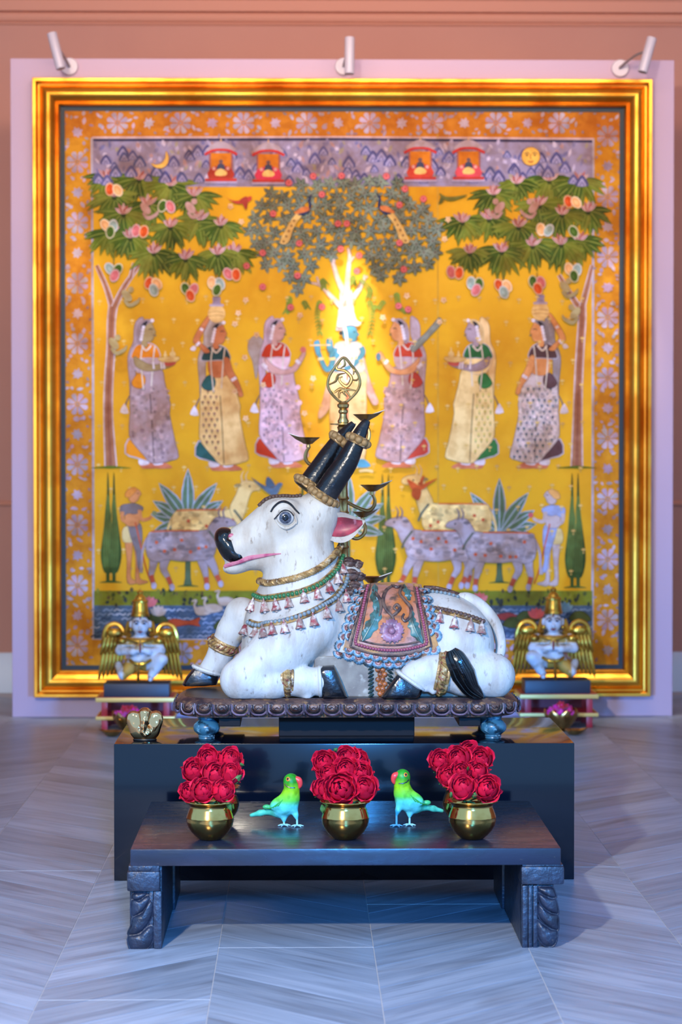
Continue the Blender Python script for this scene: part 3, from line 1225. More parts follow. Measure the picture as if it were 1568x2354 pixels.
# --- scattered tiny flowers on the gold
a = Art(0.0003)
r4 = random.Random(8)
for i in range(24):
    for j in range(14):
        u = 232 + i * 48 + (24 if j % 2 else 0) + r4.uniform(-6, 6)
        v = 690 + j * 48 + r4.uniform(-6, 6)
        if u > 1352 or v > 1350:
            continue
        c = (222, 186, 110)
        for k in range(3):
            a.leaf(u, v, -math.pi / 2 + (k - 1) * 0.8, 7, 3.6, c, up=False)
        a.leaf(u, v + 2, math.pi / 2, 5, 3, c, up=False)
for u, v in ((565, 690), (548, 720), (590, 770), (563, 822), (540, 745), (605, 885), (540, 900), (565, 962), (700, 950), (690, 725), (1010, 740), (880, 730), (720, 870), (935, 680), (1020, 690), (530, 475), (555, 510), (1030, 505), (1022, 550)):
    for k in range(5):
        a.leaf(u, v, k * 1.257 + .3, 8, 5, (232, 196, 150), up=False)
    a.dot(u, v, 1.6, (206, 120, 60), up=False)
a.done('painted_tiny_flowers', 'stuff')

# --- the seven standing figures


def woman(uc, vb, s, skirt, pat, blouse, hem, skin, veil, pose, face_dx=0, mottled=False, seed=1):
    a = Art(0.0026)
    r = random.Random(seed)

    def F(pts):
        return [(uc + s * (x - 350), vb + (y - 1075)) for x, y in pts]

    def H(pts):
        return [(uc + s * (x - 350) + face_dx, vb + (y - 1075)) for x, y in pts]
    ln = tuple(x * .55 for x in skirt)
    # tassel behind, feet
    a.stroke(F([(301, 905), (292, 922), (287, 936)]), [2, 4], (110, 100, 100))
    a.poly(F([(284, 930), (288, 930), (296, 950), (276, 948)]), WHT, 2)
    for x in (334, 366):
        a.poly(F([(x - 10, 1066), (x + 8, 1062), (x + 26, 1070), (x + 28, 1076), (x - 6, 1077)]), (206, 122, 88))
        a.poly(F([(x - 14, 1056), (x + 6, 1056), (x + 8, 1067), (x - 12, 1069)]), WHT)
    # contrast hem, veil, skirt
    a.edged(F([(296, 1008), (288, 1042), (312, 1052), (338, 1060), (352, 1060), (330, 1030)]), hem, (190, 180, 190), 3, 2)
    a.edged(F([(330, 731), (318, 734), (309, 750), (307, 785), (298, 806), (294, 830), (298, 880), (300, 912), (312, 905), (312, 830), (322, 792), (330, 770)]), veil, tuple(x * .7 for x in veil), 1.4)
    a.edged(F([(302, 880), (299, 950), (297, 1000), (312, 1026), (330, 1046), (346, 1064), (372, 1064), (396, 1058), (411, 1050), (404, 1020), (397, 988), (390, 950), (392, 930), (388, 916), (378, 876), (370, 846), (330, 850)]), skirt, ln, 1.3, 2)
    a.stroke(F([(345, 905), (350, 980), (354, 1062)]), 2.4, ln)
    if pat is not None:
        for j in range(13):
            for i in range(8):
                x = 304 + i * 13 + (6 if j % 2 else 0) + (j * 0.5)
                y = 894 + j * 13
                lft = 301 if y < 1000 else 301 + (y - 1000) * .75
                rgt = (346 if pat[1] == 'half' else 388 + max(0, y - 930) * .14)
                if lft + 3 < x < rgt - 3 and y < 1060:
                    if pat[2] == 'dash':
                        a.leaf(*F([(x, y)])[0], 1.5, 8, 3.6, var(pat[0], 14, r), up=False)
                    else:
                        a.dot(*F([(x, y)])[0], 3.3, var(pat[0], 14, r), 7, up=False)
                        a.leaf(*F([(x, y + 2)])[0], 1.57, 5, 2.6, (120, 120, 70), up=False)
        a.z += a.e
    if mottled:
        for k in range(130):
            x, y = r.uniform(304, 390), r.uniform(892, 1052)
            if x > 300 + max(0, y - 1000) * .8:
                a.dot(*F([(x, y)])[0], r.uniform(2, 6), var(r.choice([tuple(c * .86 for c in skirt), tuple(min(255, c * 1.1) for c in skirt)]), 8, r), 7, up=False)
        a.z += a.e
    # torso
    if pose in ('pot',):
        a.edged(F([(320, 815), (362, 818), (366, 846), (352, 862), (322, 858)]), skin, tuple(x * .7 for x in skin), 1)
    else:
        a.edged(F([(306, 820), (362, 818), (366, 836), (350, 858), (316, 856)]), tuple(min(255, x * 1.0 + 14) for x in skirt), (170, 160, 170), 1)
    a.edged(F([(314, 794), (330, 788), (348, 790), (362, 800), (368, 822), (340, 823), (303, 824), (306, 806)]), blouse, (186, 180, 190), 2)
    # pouch
    a.edged(F([(306, 872), (318, 858), (332, 864), (334, 880), (324, 893), (309, 890), (303, 882)]), hem, tuple(x * .7 for x in hem), 1.2)
    # head
    a.edged(H([(332, 735), (346, 738), (352, 750), (358, 764), (354, 768), (353, 778), (346, 786), (338, 786), (340, 796), (326, 796), (324, 770), (322, 750)]), skin, tuple(x * .62 for x in skin), 1.1, 2)
    a.poly(H([(350, 738), (336, 734), (322, 742), (314, 760), (314, 786), (324, 792), (328, 770), (332, 752)]), tuple(x * .9 for x in veil))
    a.poly(H([(340, 738), (330, 742), (324, 752), (330, 756), (336, 748)]), (50, 46, 50))
    for k in range(5):
        a.dot(*H([(330 - k * 1.4, 752 + k * 7)])[0], 4, WHT, 8, up=False)
    a.dot(*H([(350, 737)])[0], 4.4, WHT, 8, up=False)
    a.z += a.e
    a.stroke(H([(342, 758), (347, 756), (351, 758)]), 2, (60, 50, 50), 2)
    a.dot(*H([(357, 771)])[0], 2.4, (120, 110, 90), 7)
    # necklaces
    for xs, ye in (((324, 330), 896), ((352, 348), 888)):
        a.stroke(F([(xs[0] + 4, 796), (xs[0], 830), (xs[1], ye)]), 3, (216, 206, 190))
    a.stroke(F([(326, 794), (336, 806), (348, 794)]), 4, (222, 206, 190))
    # arms
    if pose == 'tray':
        a.edged(F([(308, 820), (322, 826), (346, 838), (376, 836), (398, 832), (402, 838), (378, 848), (340, 854), (312, 842)]), tuple(x * .96 for x in skin), tuple(x * .6 for x in skin), 1)
        for x in (352, 370, 376):
            a.stroke(F([(x, 832), (x + 2, 848)]), 4, WHT, 0)
        a.poly(F([(378, 833), (404, 828), (402, 838), (384, 842)]), (196, 90, 76))
        a.edged(F([(364, 822), (412, 820), (404, 832), (372, 832)]), (224, 190, 120), (150, 110, 50), 1, 2)
        for x, h in ((380, 8), (397, 14)):
            a.dot(*F([(x, 820 - h * .4)])[0], h * .5, (226, 196, 130), 9)
            a.stroke(F([(x, 818), (x, 818 - h * 1.4)]), [5, 2], (226, 196, 130), 0)
    elif pose == 'pot':
        a.edged(F([(308, 806), (296, 790), (283, 782), (288, 764), (304, 738), (318, 720), (322, 728), (306, 760), (298, 778), (312, 792), (322, 804)]), skin, tuple(x * .62 for x in skin), 1)
        a.stroke(F([(299, 750), (306, 754)]), 6, WHT, 0)
        a.stroke(F([(290, 790), (298, 782)]), 6, WHT, 0)
        a.poly(F([(284, 790), (290, 794), (286, 802), (276, 798)]), WHT, 2)
        a.dot(*H([(334, 716)])[0], 20, (228, 186, 116), 18, 21)
        a.stroke(H([(316, 714), (334, 711), (352, 714)]), 1.6, (190, 140, 76))
        a.stroke(H([(316, 722), (334, 720), (352, 722)]), 1.6, (190, 140, 76))
        a.poly(H([(324, 698), (344, 698), (342, 688), (343, 678), (325, 678), (326, 688)]), (150, 132, 150), 2)
        a.stroke(H([(318, 697), (350, 697)]), 5, (176, 160, 176), 0)
        a.edged(F([(354, 818), (366, 820), (374, 845), (386, 868), (394, 888), (398, 905), (388, 906), (382, 888), (366, 866), (356, 846)]), skin, tuple(x * .62 for x in skin), 1)
        a.stroke(F([(371, 870), (382, 863)]), 7, WHT, 0)
    else:
        a.edged(F([(308, 822), (330, 842), (352, 852), (372, 846), (388, 826), (398, 810), (404, 814), (396, 832), (380, 856), (352, 864), (320, 856)]), skin, tuple(x * .62 for x in skin), 1)
        a.stroke(F([(382, 830), (390, 838)]), 7, WHT, 0)
        a.stroke(F([(304, 838), (314, 848)]), 8, WHT, 0)
        if pose == 'flower':
            a.dot(*F([(398, 806)])[0], 7, (214, 120, 110))
            a.edged(F([(306, 786), (296, 776), (282, 776), (272, 790), (272, 810), (282, 834), (290, 874), (296, 834), (300, 806)]), (174, 158, 150), (130, 116, 110), 1)
        else:
            a.dot(*F([(404, 822)])[0], 6, (90, 130, 160), 9, 9)
            a.edged(F([(330, 800), (300, 772), (276, 744), (264, 732), (258, 740), (264, 752), (296, 786), (322, 812)]), (140, 142, 128), (90, 92, 84), 1.4, 2)
    a.done('painted_woman')


woman(350, 1075, 1, (176, 150, 152), None, (222, 130, 28), (222, 140, 30), (170, 146, 100), (170, 146, 150), 'tray', 0, True, 1)
woman(511, 1080, 1, (232, 196, 130), ((150, 110, 90), 'half', 'dot'), (46, 74, 74), (50, 96, 94), (200, 122, 76), (180, 160, 150), 'pot', 3, False, 2)
woman(649, 1073, 1, (214, 178, 186), ((110, 96, 104), 'half', 'dash'), (196, 62, 30), (196, 64, 32), (206, 160, 150), (196, 168, 182), 'flower', 0, True, 3)
woman(924, 1073, -1, (186, 154, 156), None, (196, 70, 44), (196, 76, 60), (224, 160, 110), (186, 164, 170), 'fan', -20, True, 4)
woman(1084, 1075, -1, (236, 206, 140), ((206, 186, 100), 'half', 'dot'), (52, 110, 60), (58, 122, 62), (170, 148, 156), (236, 200, 140), 'tray', -8, False, 5)
woman(1233, 1075, -1, (206, 186, 180), ((100, 108, 120), 'full', 'dot'), (92, 66, 66), (98, 70, 72), (222, 150, 90), (150, 136, 136), 'pot', -7, True, 6)

# blue-skinned dancer in the centre
a = Art(0.0030)
BL, BL2 = (86, 150, 176), (52, 100, 130)
CRM = (232, 204, 150)
a.edged([(742, 920), (732, 950), (736, 962), (756, 940), (764, 900), (770, 850), (760, 850)], (212, 170, 140), (170, 130, 110), 1)
a.edged([(836, 820), (846, 860), (862, 905), (870, 925), (858, 930), (842, 900), (828, 870)], (214, 170, 160), (170, 130, 120), 1)
a.edged([(764, 850), (760, 900), (758, 960), (764, 1000), (790, 1066), (836, 1066), (842, 960), (842, 900), (836, 850)], CRM, (180, 140, 90), 1.4)
a.stroke([(800, 860), (798, 960), (800, 1060)], 6, (206, 120, 90))
a.poly([(774, 1062), (790, 1056), (800, 1070), (770, 1074)], BL)
a.poly([(820, 1058), (838, 1056), (852, 1072), (822, 1074)], BL)
a.stroke([(826, 1083), (842, 1081), (858, 1084)], 6, (222, 190, 130))
a.edged([(772, 790), (800, 784), (830, 790), (836, 820), (834, 856), (766, 856), (764, 820)], (224, 206, 196), (180, 160, 150), 1.2)
for pts in ([(770, 800), (764, 835), (752, 850), (740, 830), (730, 800), (728, 790)], [(830, 798), (834, 812), (816, 836), (800, 846), (770, 850), (762, 838)], [(778, 812), (764, 826), (762, 800), (756, 788)]):
    a.stroke(pts, [13, 12, 11, 9, 10], BL2)
    a.stroke(pts, [11, 10, 9, 7, 8], BL)
for u, v in ((738, 826), (764, 826), (814, 824)):
    a.stroke([(u - 7, v), (u + 7, v - 2)], 6, (232, 210, 150), 0)
a.edged([(722, 790), (726, 784), (734, 784), (736, 812), (728, 816)], BL, BL2, 1)
a.edged([(750, 784), (756, 778), (764, 784), (764, 806), (754, 808)], BL, BL2, 1)
a.stroke([(712, 794), (760, 793)], 3, (226, 196, 150), 0)
a.stroke([(786, 792), (800, 830), (812, 792)], 5, (240, 232, 220))
a.stroke([(780, 792), (798, 880), (820, 792)], 4, (240, 232, 220))
a.edged([(788, 758), (800, 750), (816, 752), (822, 764), (826, 770), (820, 774), (818, 784), (804, 786), (794, 782), (788, 772)], BL, BL2, 1.2)
a.stroke([(812, 764), (817, 762)], 2, (40, 50, 60), 0)
a.stroke([(792, 752), (796, 770), (798, 790)], 7, (240, 226, 214))
a.dot(784, 766, 5, (60, 60, 60))
a.edged([(778, 752), (776, 738), (782, 718), (796, 704), (812, 716), (820, 736), (830, 742), (822, 750), (806, 746)], (238, 222, 200), (200, 170, 150), 1.2)
a.stroke([(780, 744), (800, 738), (824, 744)], 3, (214, 180, 150))
a.stroke([(782, 728), (800, 722), (816, 728)], 2.4, (214, 180, 150))
a.done('painted_dancer')

# --- lower register: cypresses, palms, herdsmen, cattle, bank and river


def cypress(u, v0, v1):
    a = Art(0.0012)
    h = v1 - v0
    for s, c in ((-1, (70, 92, 40)), (1, (60, 82, 36))):
        x = u + s * 7
        q = [(x, v0), (x + 4, v0 + h * .3), (x + 11 + s * 3, v0 + h * .6), (x + 14 + s * 3, v0 + h * .76), (x + 8, v0 + h * .90), (x - 8, v0 + h * .90), (x - 13 + s * 3, v0 + h * .76), (x - 9 + s * 3, v0 + h * .6), (x - 3, v0 + h * .3)]
        a.edged(q, c, (44, 66, 36), 1.2)
        for k in range(5):
            xx = x + (k - 2) * 4.5
            a.stroke([(x + (k - 2), v0 + h * .2), (xx, v0 + h * .55), (xx * .9 + x * .1, v0 + h * .86)], [.8, 2.2, .8], (110, 130, 66), up=False)
        a.z += a.e
        a.stroke([(x, v0 + h * .88), (x, v1 - 4)], 8, (60, 84, 42), 0)
    a.stroke([(u - 26, v1 - 1), (u, v1 - 3), (u + 26, v1 - 1)], [1, 6, 1], (70, 96, 46))
    a.done('painted_cypress')


for q in ((255, 1086, 1340), (886, 1090, 1345), (1322, 1088, 1352), (702, 1088, 1345)):
    cypress(*q)


def palm(u, vt, vb):
    a = Art(0.0014)
    a.edged([(u - 4, vt), (u + 4, vt), (u + 6, vb - 20), (u + 10, vb), (u - 10, vb), (u - 6, vb - 20)], (92, 116, 86), (66, 90, 66), 1.2, 0)
    a.stroke([(u - 24, vb), (u, vb - 2), (u + 24, vb)], [1, 5, 1], (76, 100, 56))
    for an, ln in ((-0.35, 86), (math.pi + 0.35, 86), (-0.68, 94), (math.pi + 0.68, 94), (-1.05, 112), (math.pi + 1.05, 112), (-1.57, 124), (0.12, 80), (math.pi - 0.12, 80)):
        s = 1 if math.cos(an) > 0 else -1
        bd = 0.10 * s if abs(math.cos(an)) > .1 else 0
        a.leaf(u, vt + 4, an, ln * 1.03, 30, (166, 178, 196), bend=bd)
        a.leaf(u, vt + 4, an, ln, 24, (96, 122, 92), (160, 176, 190), bend=bd)
    a.dot(u - 27, vt + 14, 8, (206, 140, 104))
    a.done('painted_palm')


palm(432, 1200, 1348)
palm(1148, 1222, 1340)
palm(800, 1206, 1346)


def herdsman(u, vb, s, skin, cape, turban):
    a = Art(0.003)
    F = lambda pts: [(u + s * x, vb + y) for x, y in pts]
    dk = tuple(x * .65 for x in skin)
    for dx in (-6, 14):
        a.edged(F([(dx - 9, -100), (dx + 8, -100), (dx + 5, -50), (dx + 4, -12), (dx + 22, -4), (dx + 20, 0), (dx - 4, 0), (dx - 5, -50)]), skin, dk, 1)
    a.edged(F([(-18, -128), (-20, -96), (2, -94), (18, -110), (20, -130)]), (214, 190, 130), (150, 130, 90), 1)
    a.edged(F([(-8, -140), (20, -136), (24, -100), (20, -60), (26, -30), (14, -34), (10, -70), (-2, -104)]), cape, tuple(x * .7 for x in cape), 1)
    a.edged(F([(-14, -170), (16, -170), (18, -150), (14, -132), (-12, -132), (-16, -150)]), skin, dk, 1)
    a.edged(F([(-26, -176), (-8, -182), (10, -182), (26, -174), (22, -164), (6, -158), (-8, -160), (-24, -152)]), cape, tuple(x * .7 for x in cape), 1)
    a.stroke(F([(-22, -164), (-20, -144), (0, -140), (10, -150)]), [9, 8, 7], skin)
    a.stroke(F([(18, -168), (22, -146), (40, -148), (46, -154)]), [9, 8, 6], skin)
    a.dot(*F([(52, -160)])[0], 6, (130, 140, 100) if s > 0 else (196, 90, 90))
    a.stroke(F([(8, -140), (22, -80), (34, -30), (44, -2)]), 3, (196, 84, 44))
    a.edged(F([(-6, -190), (4, -184), (14, -190), (18, -200), (22, -204), (16, -214), (4, -218), (-6, -208)]), skin, dk, 1)
    a.edged(F([(-16, -200), (-10, -214), (6, -220), (12, -214), (2, -202), (-6, -196)]), turban, tuple(x * .7 for x in turban), 1)
    a.stroke(F([(12, -206), (17, -206)]), 1.8, (60, 50, 50), 0)
    a.done('painted_herdsman')


herdsman(303, 1340, 1, (206, 136, 84), (124, 112, 112), (214, 136, 60))
herdsman(1272, 1344, -1, (190, 170, 166), (150, 160, 196), (226, 168, 96))


def cow(u, v, s, col, head_low, seed, redleg=True, up=0.0, legs=True):
    a = Art(0.0035 + up)
    r = random.Random(seed)
    F = lambda pts: [(u + s * x, v + y) for x, y in pts]
    dk = tuple(x * .68 for x in col)
    if legs:
        for pts in ([(-62, 8), (-66, 36), (-70, 58), (-64, 82)], [(-36, 14), (-42, 42), (-32, 62), (-22, 86)], [(46, 18), (52, 44), (56, 62), (58, 84)], [(60, 16), (74, 40), (80, 58), (90, 78)]):
            q = F(pts)
            a.stroke(q, [26, 17, 12, 10], dk)
            a.stroke(q, [24, 15, 10, 8], col)
            if redleg:
                b = F([pts[2], (pts[2][0] * .3 + pts[3][0] * .7, pts[2][1] * .3 + pts[3][1] * .7)])
                a.stroke(b, [10, 10], (186, 84, 52), 0)
            a.dot(*q[-1], 6, (176, 166, 186), 9, 8)
    a.stroke(F([(-78, -26), (-90, 0), (-92, 30), (-94, 52)]), [9, 5, 5, 9], col)
    a.edged(F([(-82, -20), (-70, -42), (-40, -46), (0, -42), (40, -44), (62, -46), (74, -30), (78, 0), (66, 20), (40, 24), (0, 26), (-34, 22), (-58, 28), (-78, 16)]), col, dk, 1.4)
    if head_low:
        hd = [(58, -40), (70, -66), (82, -76), (104, -74), (122, -66), (124, -56), (106, -52), (96, -40), (86, -16), (70, 0)]
        hx, hy, hs = 88, -76, 1
    else:
        hd = [(52, -44), (66, -78), (76, -104), (88, -112), (112, -108), (124, -100), (122, -90), (104, -86), (96, -70), (88, -40), (74, -8)]
        hx, hy, hs = 82, -110, 1
    a.edged(F(hd), col, dk, 1.4)
    for dx in (0, 10):
        a.stroke(F([(hx + dx, hy + 4), (hx + dx - 3, hy - 12), (hx + dx + 3, hy - 24)]), [5, 3.5, 1.5], (130, 116, 120) if col[0] < 200 else (226, 196, 140))
    a.leaf(*F([(hx - 2, hy + 10)])[0], 0 if s < 0 else math.pi, 18, 9, dk)
    a.dot(*F([(hx + 16, hy + 12)])[0], 2.2, (50, 46, 50), 8)
    a.stroke(F([(62, -44), (80, -20), (86, -4)]), 5, (96, 100, 84))
    a.stroke(F([(-70, -42), (-20, -44), (40, -44)]), 3, (206, 100, 50))
    for k in range(60):
        x, y = r.uniform(-72, 66), r.uniform(-38, 16)
        c = r.choice([tuple(q * .82 for q in col), tuple(min(255, q * 1.12) for q in col), tuple(q * .92 for q in col)])
        a.dot(*F([(x, y)])[0], r.uniform(4, 11), c, 8, r.uniform(3, 7), up=(k % 10 == 9))
    for k in range(7):
        a.dot(*F([(-58 + k * 19 + r.uniform(-5, 5), r.choice([-22, -4, 6]) + r.uniform(-6, 6))])[0], 4.2, (200, 96, 60), 8)
    a.done('painted_cow')


CREAM, GREY = (232, 200, 130), (162, 146, 150)
cow(476, 1216, 1, CREAM, False, 1, False, 0.0, False)
cow(418, 1264, 1, GREY, True, 2, True, 0.004)
cow(1048, 1202, -1, CREAM, False, 3, False, 0.0, False)
cow(1010, 1264, -1, (178, 164, 172), True, 4, True, 0.004)
cow(1150, 1268, -1, (172, 158, 164), True, 5, True, 0.008)

a = Art(0.0008)
a.poly([(216, 1358), (1362, 1358), (1362, 1400), (216, 1400)], (122, 126, 36), 0)
a.poly([(216, 1392), (1362, 1392), (1362, 1468), (216, 1468)], (76, 98, 126), 0)
r5 = random.Random(2)
for k in range(170):
    u, v = r5.uniform(220, 1358), r5.uniform(1362, 1398)
    a.leaf(u, v, -math.pi / 2 + r5.uniform(-.5, .5), r5.uniform(7, 14), r5.uniform(5, 11), var(r5.choice([(76, 82, 40), (60, 66, 44), (112, 114, 40), (132, 132, 50), (98, 84, 50)]) if v < 1380 else (56, 62, 56), 8), up=(k % 20 == 0))
for row in range(7):
    v = 1402 + row * 10
    for i in range(48):
        u = 222 + i * 24 + (12 if row % 2 else 0) + r5.uniform(-4, 4)
        if u > 1352:
            continue
        a.stroke([(u - 11, v + 3), (u - 4, v - 2), (u + 4, v + 2), (u + 11, v - 2)], r5.uniform(1.6, 3.6), r5.choice([(150, 166, 196), (120, 140, 170), (92, 110, 136), (44, 58, 84), (176, 186, 206)]), 2, up=False)
a.z += a.e
for u, v, s, c in ((420, 1432, -1, (180, 76, 40)), (1150, 1418, 1, (156, 70, 70)), (1120, 1462, 1, (150, 80, 60))):
    a.edged([(u + s * 42, v), (u + s * 20, v - 10), (u - s * 14, v - 5), (u - s * 40, v - 13), (u - s * 36, v), (u - s * 40, v + 8), (u - s * 14, v + 4), (u + s * 20, v + 9)], c, tuple(x * .6 for x in c), 1.2)
for u, v in ((455, 1402), (478, 1396), (508, 1380)):
    a.edged([(u - 8, v), (u - 4, v - 6), (u + 16, v - 8), (u + 34, v), (u + 26, v + 10), (u, v + 12)], (196, 176, 160), (140, 124, 110), 1)
    a.stroke([(u - 2, v + 4), (u - 8, v - 10), (u - 4, v - 22), (u - 14, v - 20)], [8, 5, 5, 3], (200, 180, 164))
for u, v in ((515, 1440), (1180, 1434), (1332, 1420), (360, 1424), (1210, 1420)):
    a.edged([(u - 24, v + 4), (u - 14, v - 12), (u + 4, v - 16), (u + 20, v - 6), (u + 26, v + 6), (u, v + 10)], (76, 84, 40), (44, 50, 36), 1.4)
for u, v, c in ((343, 1385, (206, 110, 110)), (1233, 1412, (214, 110, 120)), (1102, 1376, (210, 110, 110)), (364, 1406, (190, 170, 160)), (1298, 1398, (110, 140, 160))):
    for k in range(5):
        a.leaf(u, v + 10, -math.pi / 2 + (k - 2) * .42, 26, 13, var(c, 12))
a.done('painted_riverbank', 'stuff')

# --- picture lamps on the top of the panel
m_lampw = mat('white_lamp_enamel', (196, 188, 198), rough=0.35)
m_lampa = mat('grey_lamp_arm', (150, 146, 150), rough=0.35, metal=0.6)


def picture_lamp(disc, top, bot, place, energy, aim):
    D0 = D_PANEL
    loc = at(disc[0], disc[1], D0)
    t = thing('picture_lamp', place, 'lamp', loc)
    Dh = D0 - 0.20
    p1, p0 = at(top[0], top[1], Dh), at(bot[0], bot[1], Dh - 0.02)
    b = MB()
    M = Matrix.Rotation(R_(90), 4, 'X')
    b.lathe([(0, .004), (.034, .004), (.037, 0.0), (.037, .016), (.034, .020), (0, .020)], n=28, M=M)
    b.build('wall_disc', m_lampw, t, off=(0, 0, 0))
    ax = (p0 - p1) / np.linalg.norm(p0 - p1)
    mid = (p0 * .35 + p1 * .65)
    arm = MB()
    arm.tube(catmull([loc + (0, -.015, 0), loc + (0, -.045, .002), (loc + mid) / 2 + (0, -.03, .01), mid + (0, .018, 0)], 5), .0055, 8)
    arm.build('arm', m_lampa, t)
    h = MB()
    ts = np.array([0, .004, .01, .985, 1.0, 1.0, .93]) * np.linalg.norm(p0 - p1)
    rs = np.array([.001, .019, .0205, .0205, .0195, .017, .016])
    P = np.array([p1 + ax * q for q in ts])
    h.tube(P, rs, 20)
    h.build('lamp_head', m_lampw, t)
    lamp('picture_lamp_light', 'SPOT', p0 + ax * .012, p0 + ax * .012 + np.array(aim), energy, (1.0, .93, .80), spot_size=R_(24), spot_blend=0.8, shadow_soft_size=.012)


picture_lamp((160, 154), (119, 76), (140, 158), 'white picture lamp above the left corner of the gilt frame, head tilted outward', 90, (0.05, 0.12, -1))
picture_lamp((790, 154), (804, 86), (803, 170), 'white picture lamp above the middle of the gilt frame, head upright', 460, (0.015, 0.09, -1))
picture_lamp((1425, 158), (1499, 87), (1477, 166), 'white picture lamp above the right corner of the gilt frame on a long arm', 90, (-0.05, 0.12, -1))

# ================================================================== black box, stand and the bull
m_lacq = mat('black_lacquer', (5, 11, 24), rough=0.12, spec=0.42, coat=0.15, coatr=0.03)
D_BOX, D_BOXB = 6.258, 6.87
ZB = at(791, 1709, D_BOX)[2]
BX0, BX1 = at(262, 1850, D_BOX)[0], at(1320.5, 1850, D_BOX)[0]
bx = thing('display_plinth', 'long low black lacquered box standing on the floor under the bull', 'plinth', ((BX0 + BX1) / 2, (D_BOX + D_BOXB) / 2, 0))
b = MB()
b.box((BX0, D_BOX, 0.0), (BX1, D_BOXB, ZB), bev=0.0025)
b.build('body', m_lacq, bx)

YB = 6.50
S = YB / FPX
ZP = 0.466
XS = at(796, 1600, YB)[0]
m_top = mat('dark_brown_board', (34, 26, 28), (50, 38, 36), 14, 0.4, 0.7, rough=0.38, spec=0.5)
m_rim = mat('bronzed_carved_rim', (92, 66, 56), (48, 36, 40), 30, 0.42, 0.6, rough=0.35, spec=0.6, c3=(150, 110, 70), scale3=44, lo3=0.56, hi3=0.7, bump=0.3, bscale=120)
m_petal = mat('bronzed_petal', None, (130, 110, 120), 40, 0.4, 0.65, rough=0.33, spec=0.6, attr='Col', bump=0.3, bscale=160, rnd=0.2)
m_blue = mat('turquoise_worn_paint', (54, 104, 124), (26, 48, 60), 40, 0.5, 0.62, rough=0.3, spec=0.6, c3=(130, 176, 190), scale3=60, lo3=0.58, hi3=0.7)
m_dark = mat('dark_wood_block', (14, 12, 16), rough=0.55, spec=0.2)


def rrect(hx, hy, r, n=10):
    out = []
    for cx, cy, a0 in ((hx - r, -hy + r, -90), (hx - r, hy - r, 0), (-hx + r, hy - r, 90), (-hx + r, -hy + r, 180)):
        for k in range(n + 1):
            a = R_(a0 + 90 * k / n)
            out.append((cx + r * math.cos(a), cy + r * math.sin(a)))
    return np.array(out)


HX, HY = 0.4555, 0.19
stand = thing('carved_stand', 'low carved board with a lotus petal rim and turquoise feet, under the bull', 'stand', (XS, YB, ZB))
rings = [(.026, ZP), (.020, ZP), (.016, ZP - .003), (.004, ZP - .010), (0, ZP - .020), (.002, ZP - .034), (.010, ZP - .042), (.012, ZP - .049), (.03, ZP - .049)]
b = MB()
n = 44
vs = []
for ins, zz in rings:
    for x, y in rrect(HX - ins, HY - ins, .115 - ins * .8):
        vs.append((XS + x, YB + y, zz))
f = [(i * n + j, i * n + (j + 1) % n, (i + 1) * n + (j + 1) % n, (i + 1) * n + j) for i in range(len(rings) - 1) for j in range(n)]
b.add(vs, f + [tuple(range((len(rings) - 1) * n, len(rings) * n))])
b.build('carved_rim', m_rim, stand)
b = MB()
q = rrect(HX - .024, HY - .024, .095)
b.prism([(XS + x, YB + y, ZP - .004) for x, y in q], (0, 0, .0045))
b.build('board_top', m_top, stand)
# lotus petals round the rim, one object each
pb = MB()
pw = .0225
op = catmull([(-pw, .010), (-pw * .95, -.006), (-pw * .55, -.015), (0, -.017), (pw * .55, -.015), (pw * .95, -.006), (pw, .010)], 3)
pb.tube([(x, -.0010 - .002 * (1 - (z / .02) ** 2), z) for x, z in op], .0024, 5, (120, 100, 116))
pb.tube([(x * .72, -.002, z * .70 + .003) for x, z in op], .0018, 5, (60, 42, 42))
pb.ball((0, .0008, .002), (.0135, .0028, .0092), 12, 6, (136, 100, 80))
pb.tube(catmull([(-.012, -.001, .006), (-.006, -.0042, -.001), (0, -.005, .003), (.006, -.0042, -.001), (.012, -.001, .006)], 3), .0013, 5, (84, 56, 54))
pb.tube([(pw, -.002, .012), (pw * .98, -.004, .0), (pw, -.002, -.016)], .0026, 5, (90, 74, 84))
pme = pb.mesh('lotus_petal', m_petal, colors=True)
out = rrect(HX + .001, HY + .001, .115, 24)
seg = np.linalg.norm(np.roll(out, -1, 0) - out, axis=1)
cum = np.concatenate([[0], np.cumsum(seg)])
tot = cum[-1]
NPET = int(tot / .0475)
for k in range(NPET):
    t = tot * k / NPET
    i = min(np.searchsorted(cum, t, 'right') - 1, len(seg) - 1)
    p0, p1 = out[i], out[(i + 1) % len(out)]
    q = p0 + (p1 - p0) * (t - cum[i]) / max(seg[i], 1e-9)
    d = (p1 - p0) / max(seg[i], 1e-9)
    link_mesh('lotus_petal', pme, stand, loc=(q[0], q[1], ZP - .024 - ZB), rot=(R_(-8), 0, math.atan2(d[1], d[0])))
fb = MB()
fb.lathe([(.024, .062), (.022, .054), (.020, .050), (.026, .046), (.0335, .038), (.0355, .030), (.033, .021), (.024, .013), (.021, .010), (.0225, .007), (.0205, .005), (.0215, .002), (.0205, 0.0)], n=28)
fme = fb.mesh('bun_foot', m_blue)
for u, D in ((475, 6.37), (1134, 6.37), (475, 6.63), (1134, 6.63)):
    x = at(u, 1690, 6.37)[0]
    link_mesh('bun_foot', fme, stand, loc=(x - XS, D - YB, 0.0))
for u0, u1 in ((503, 553), (1055, 1105)):
    b = MB()
    b.box((at(u0, 1660, 6.345)[0], 6.345, ZP - .049 - .026), (at(u1, 1660, 6.345)[0], 6.655, ZP - .046), bev=.002)
    b.build('cross_batten', m_dark, stand, smooth=False)
b = MB()
b.box((at(641, 1660, 6.42)[0], 6.42, ZB), (at(953, 1660, 6.42)[0], 6.6, ZP - .046), bev=.002)
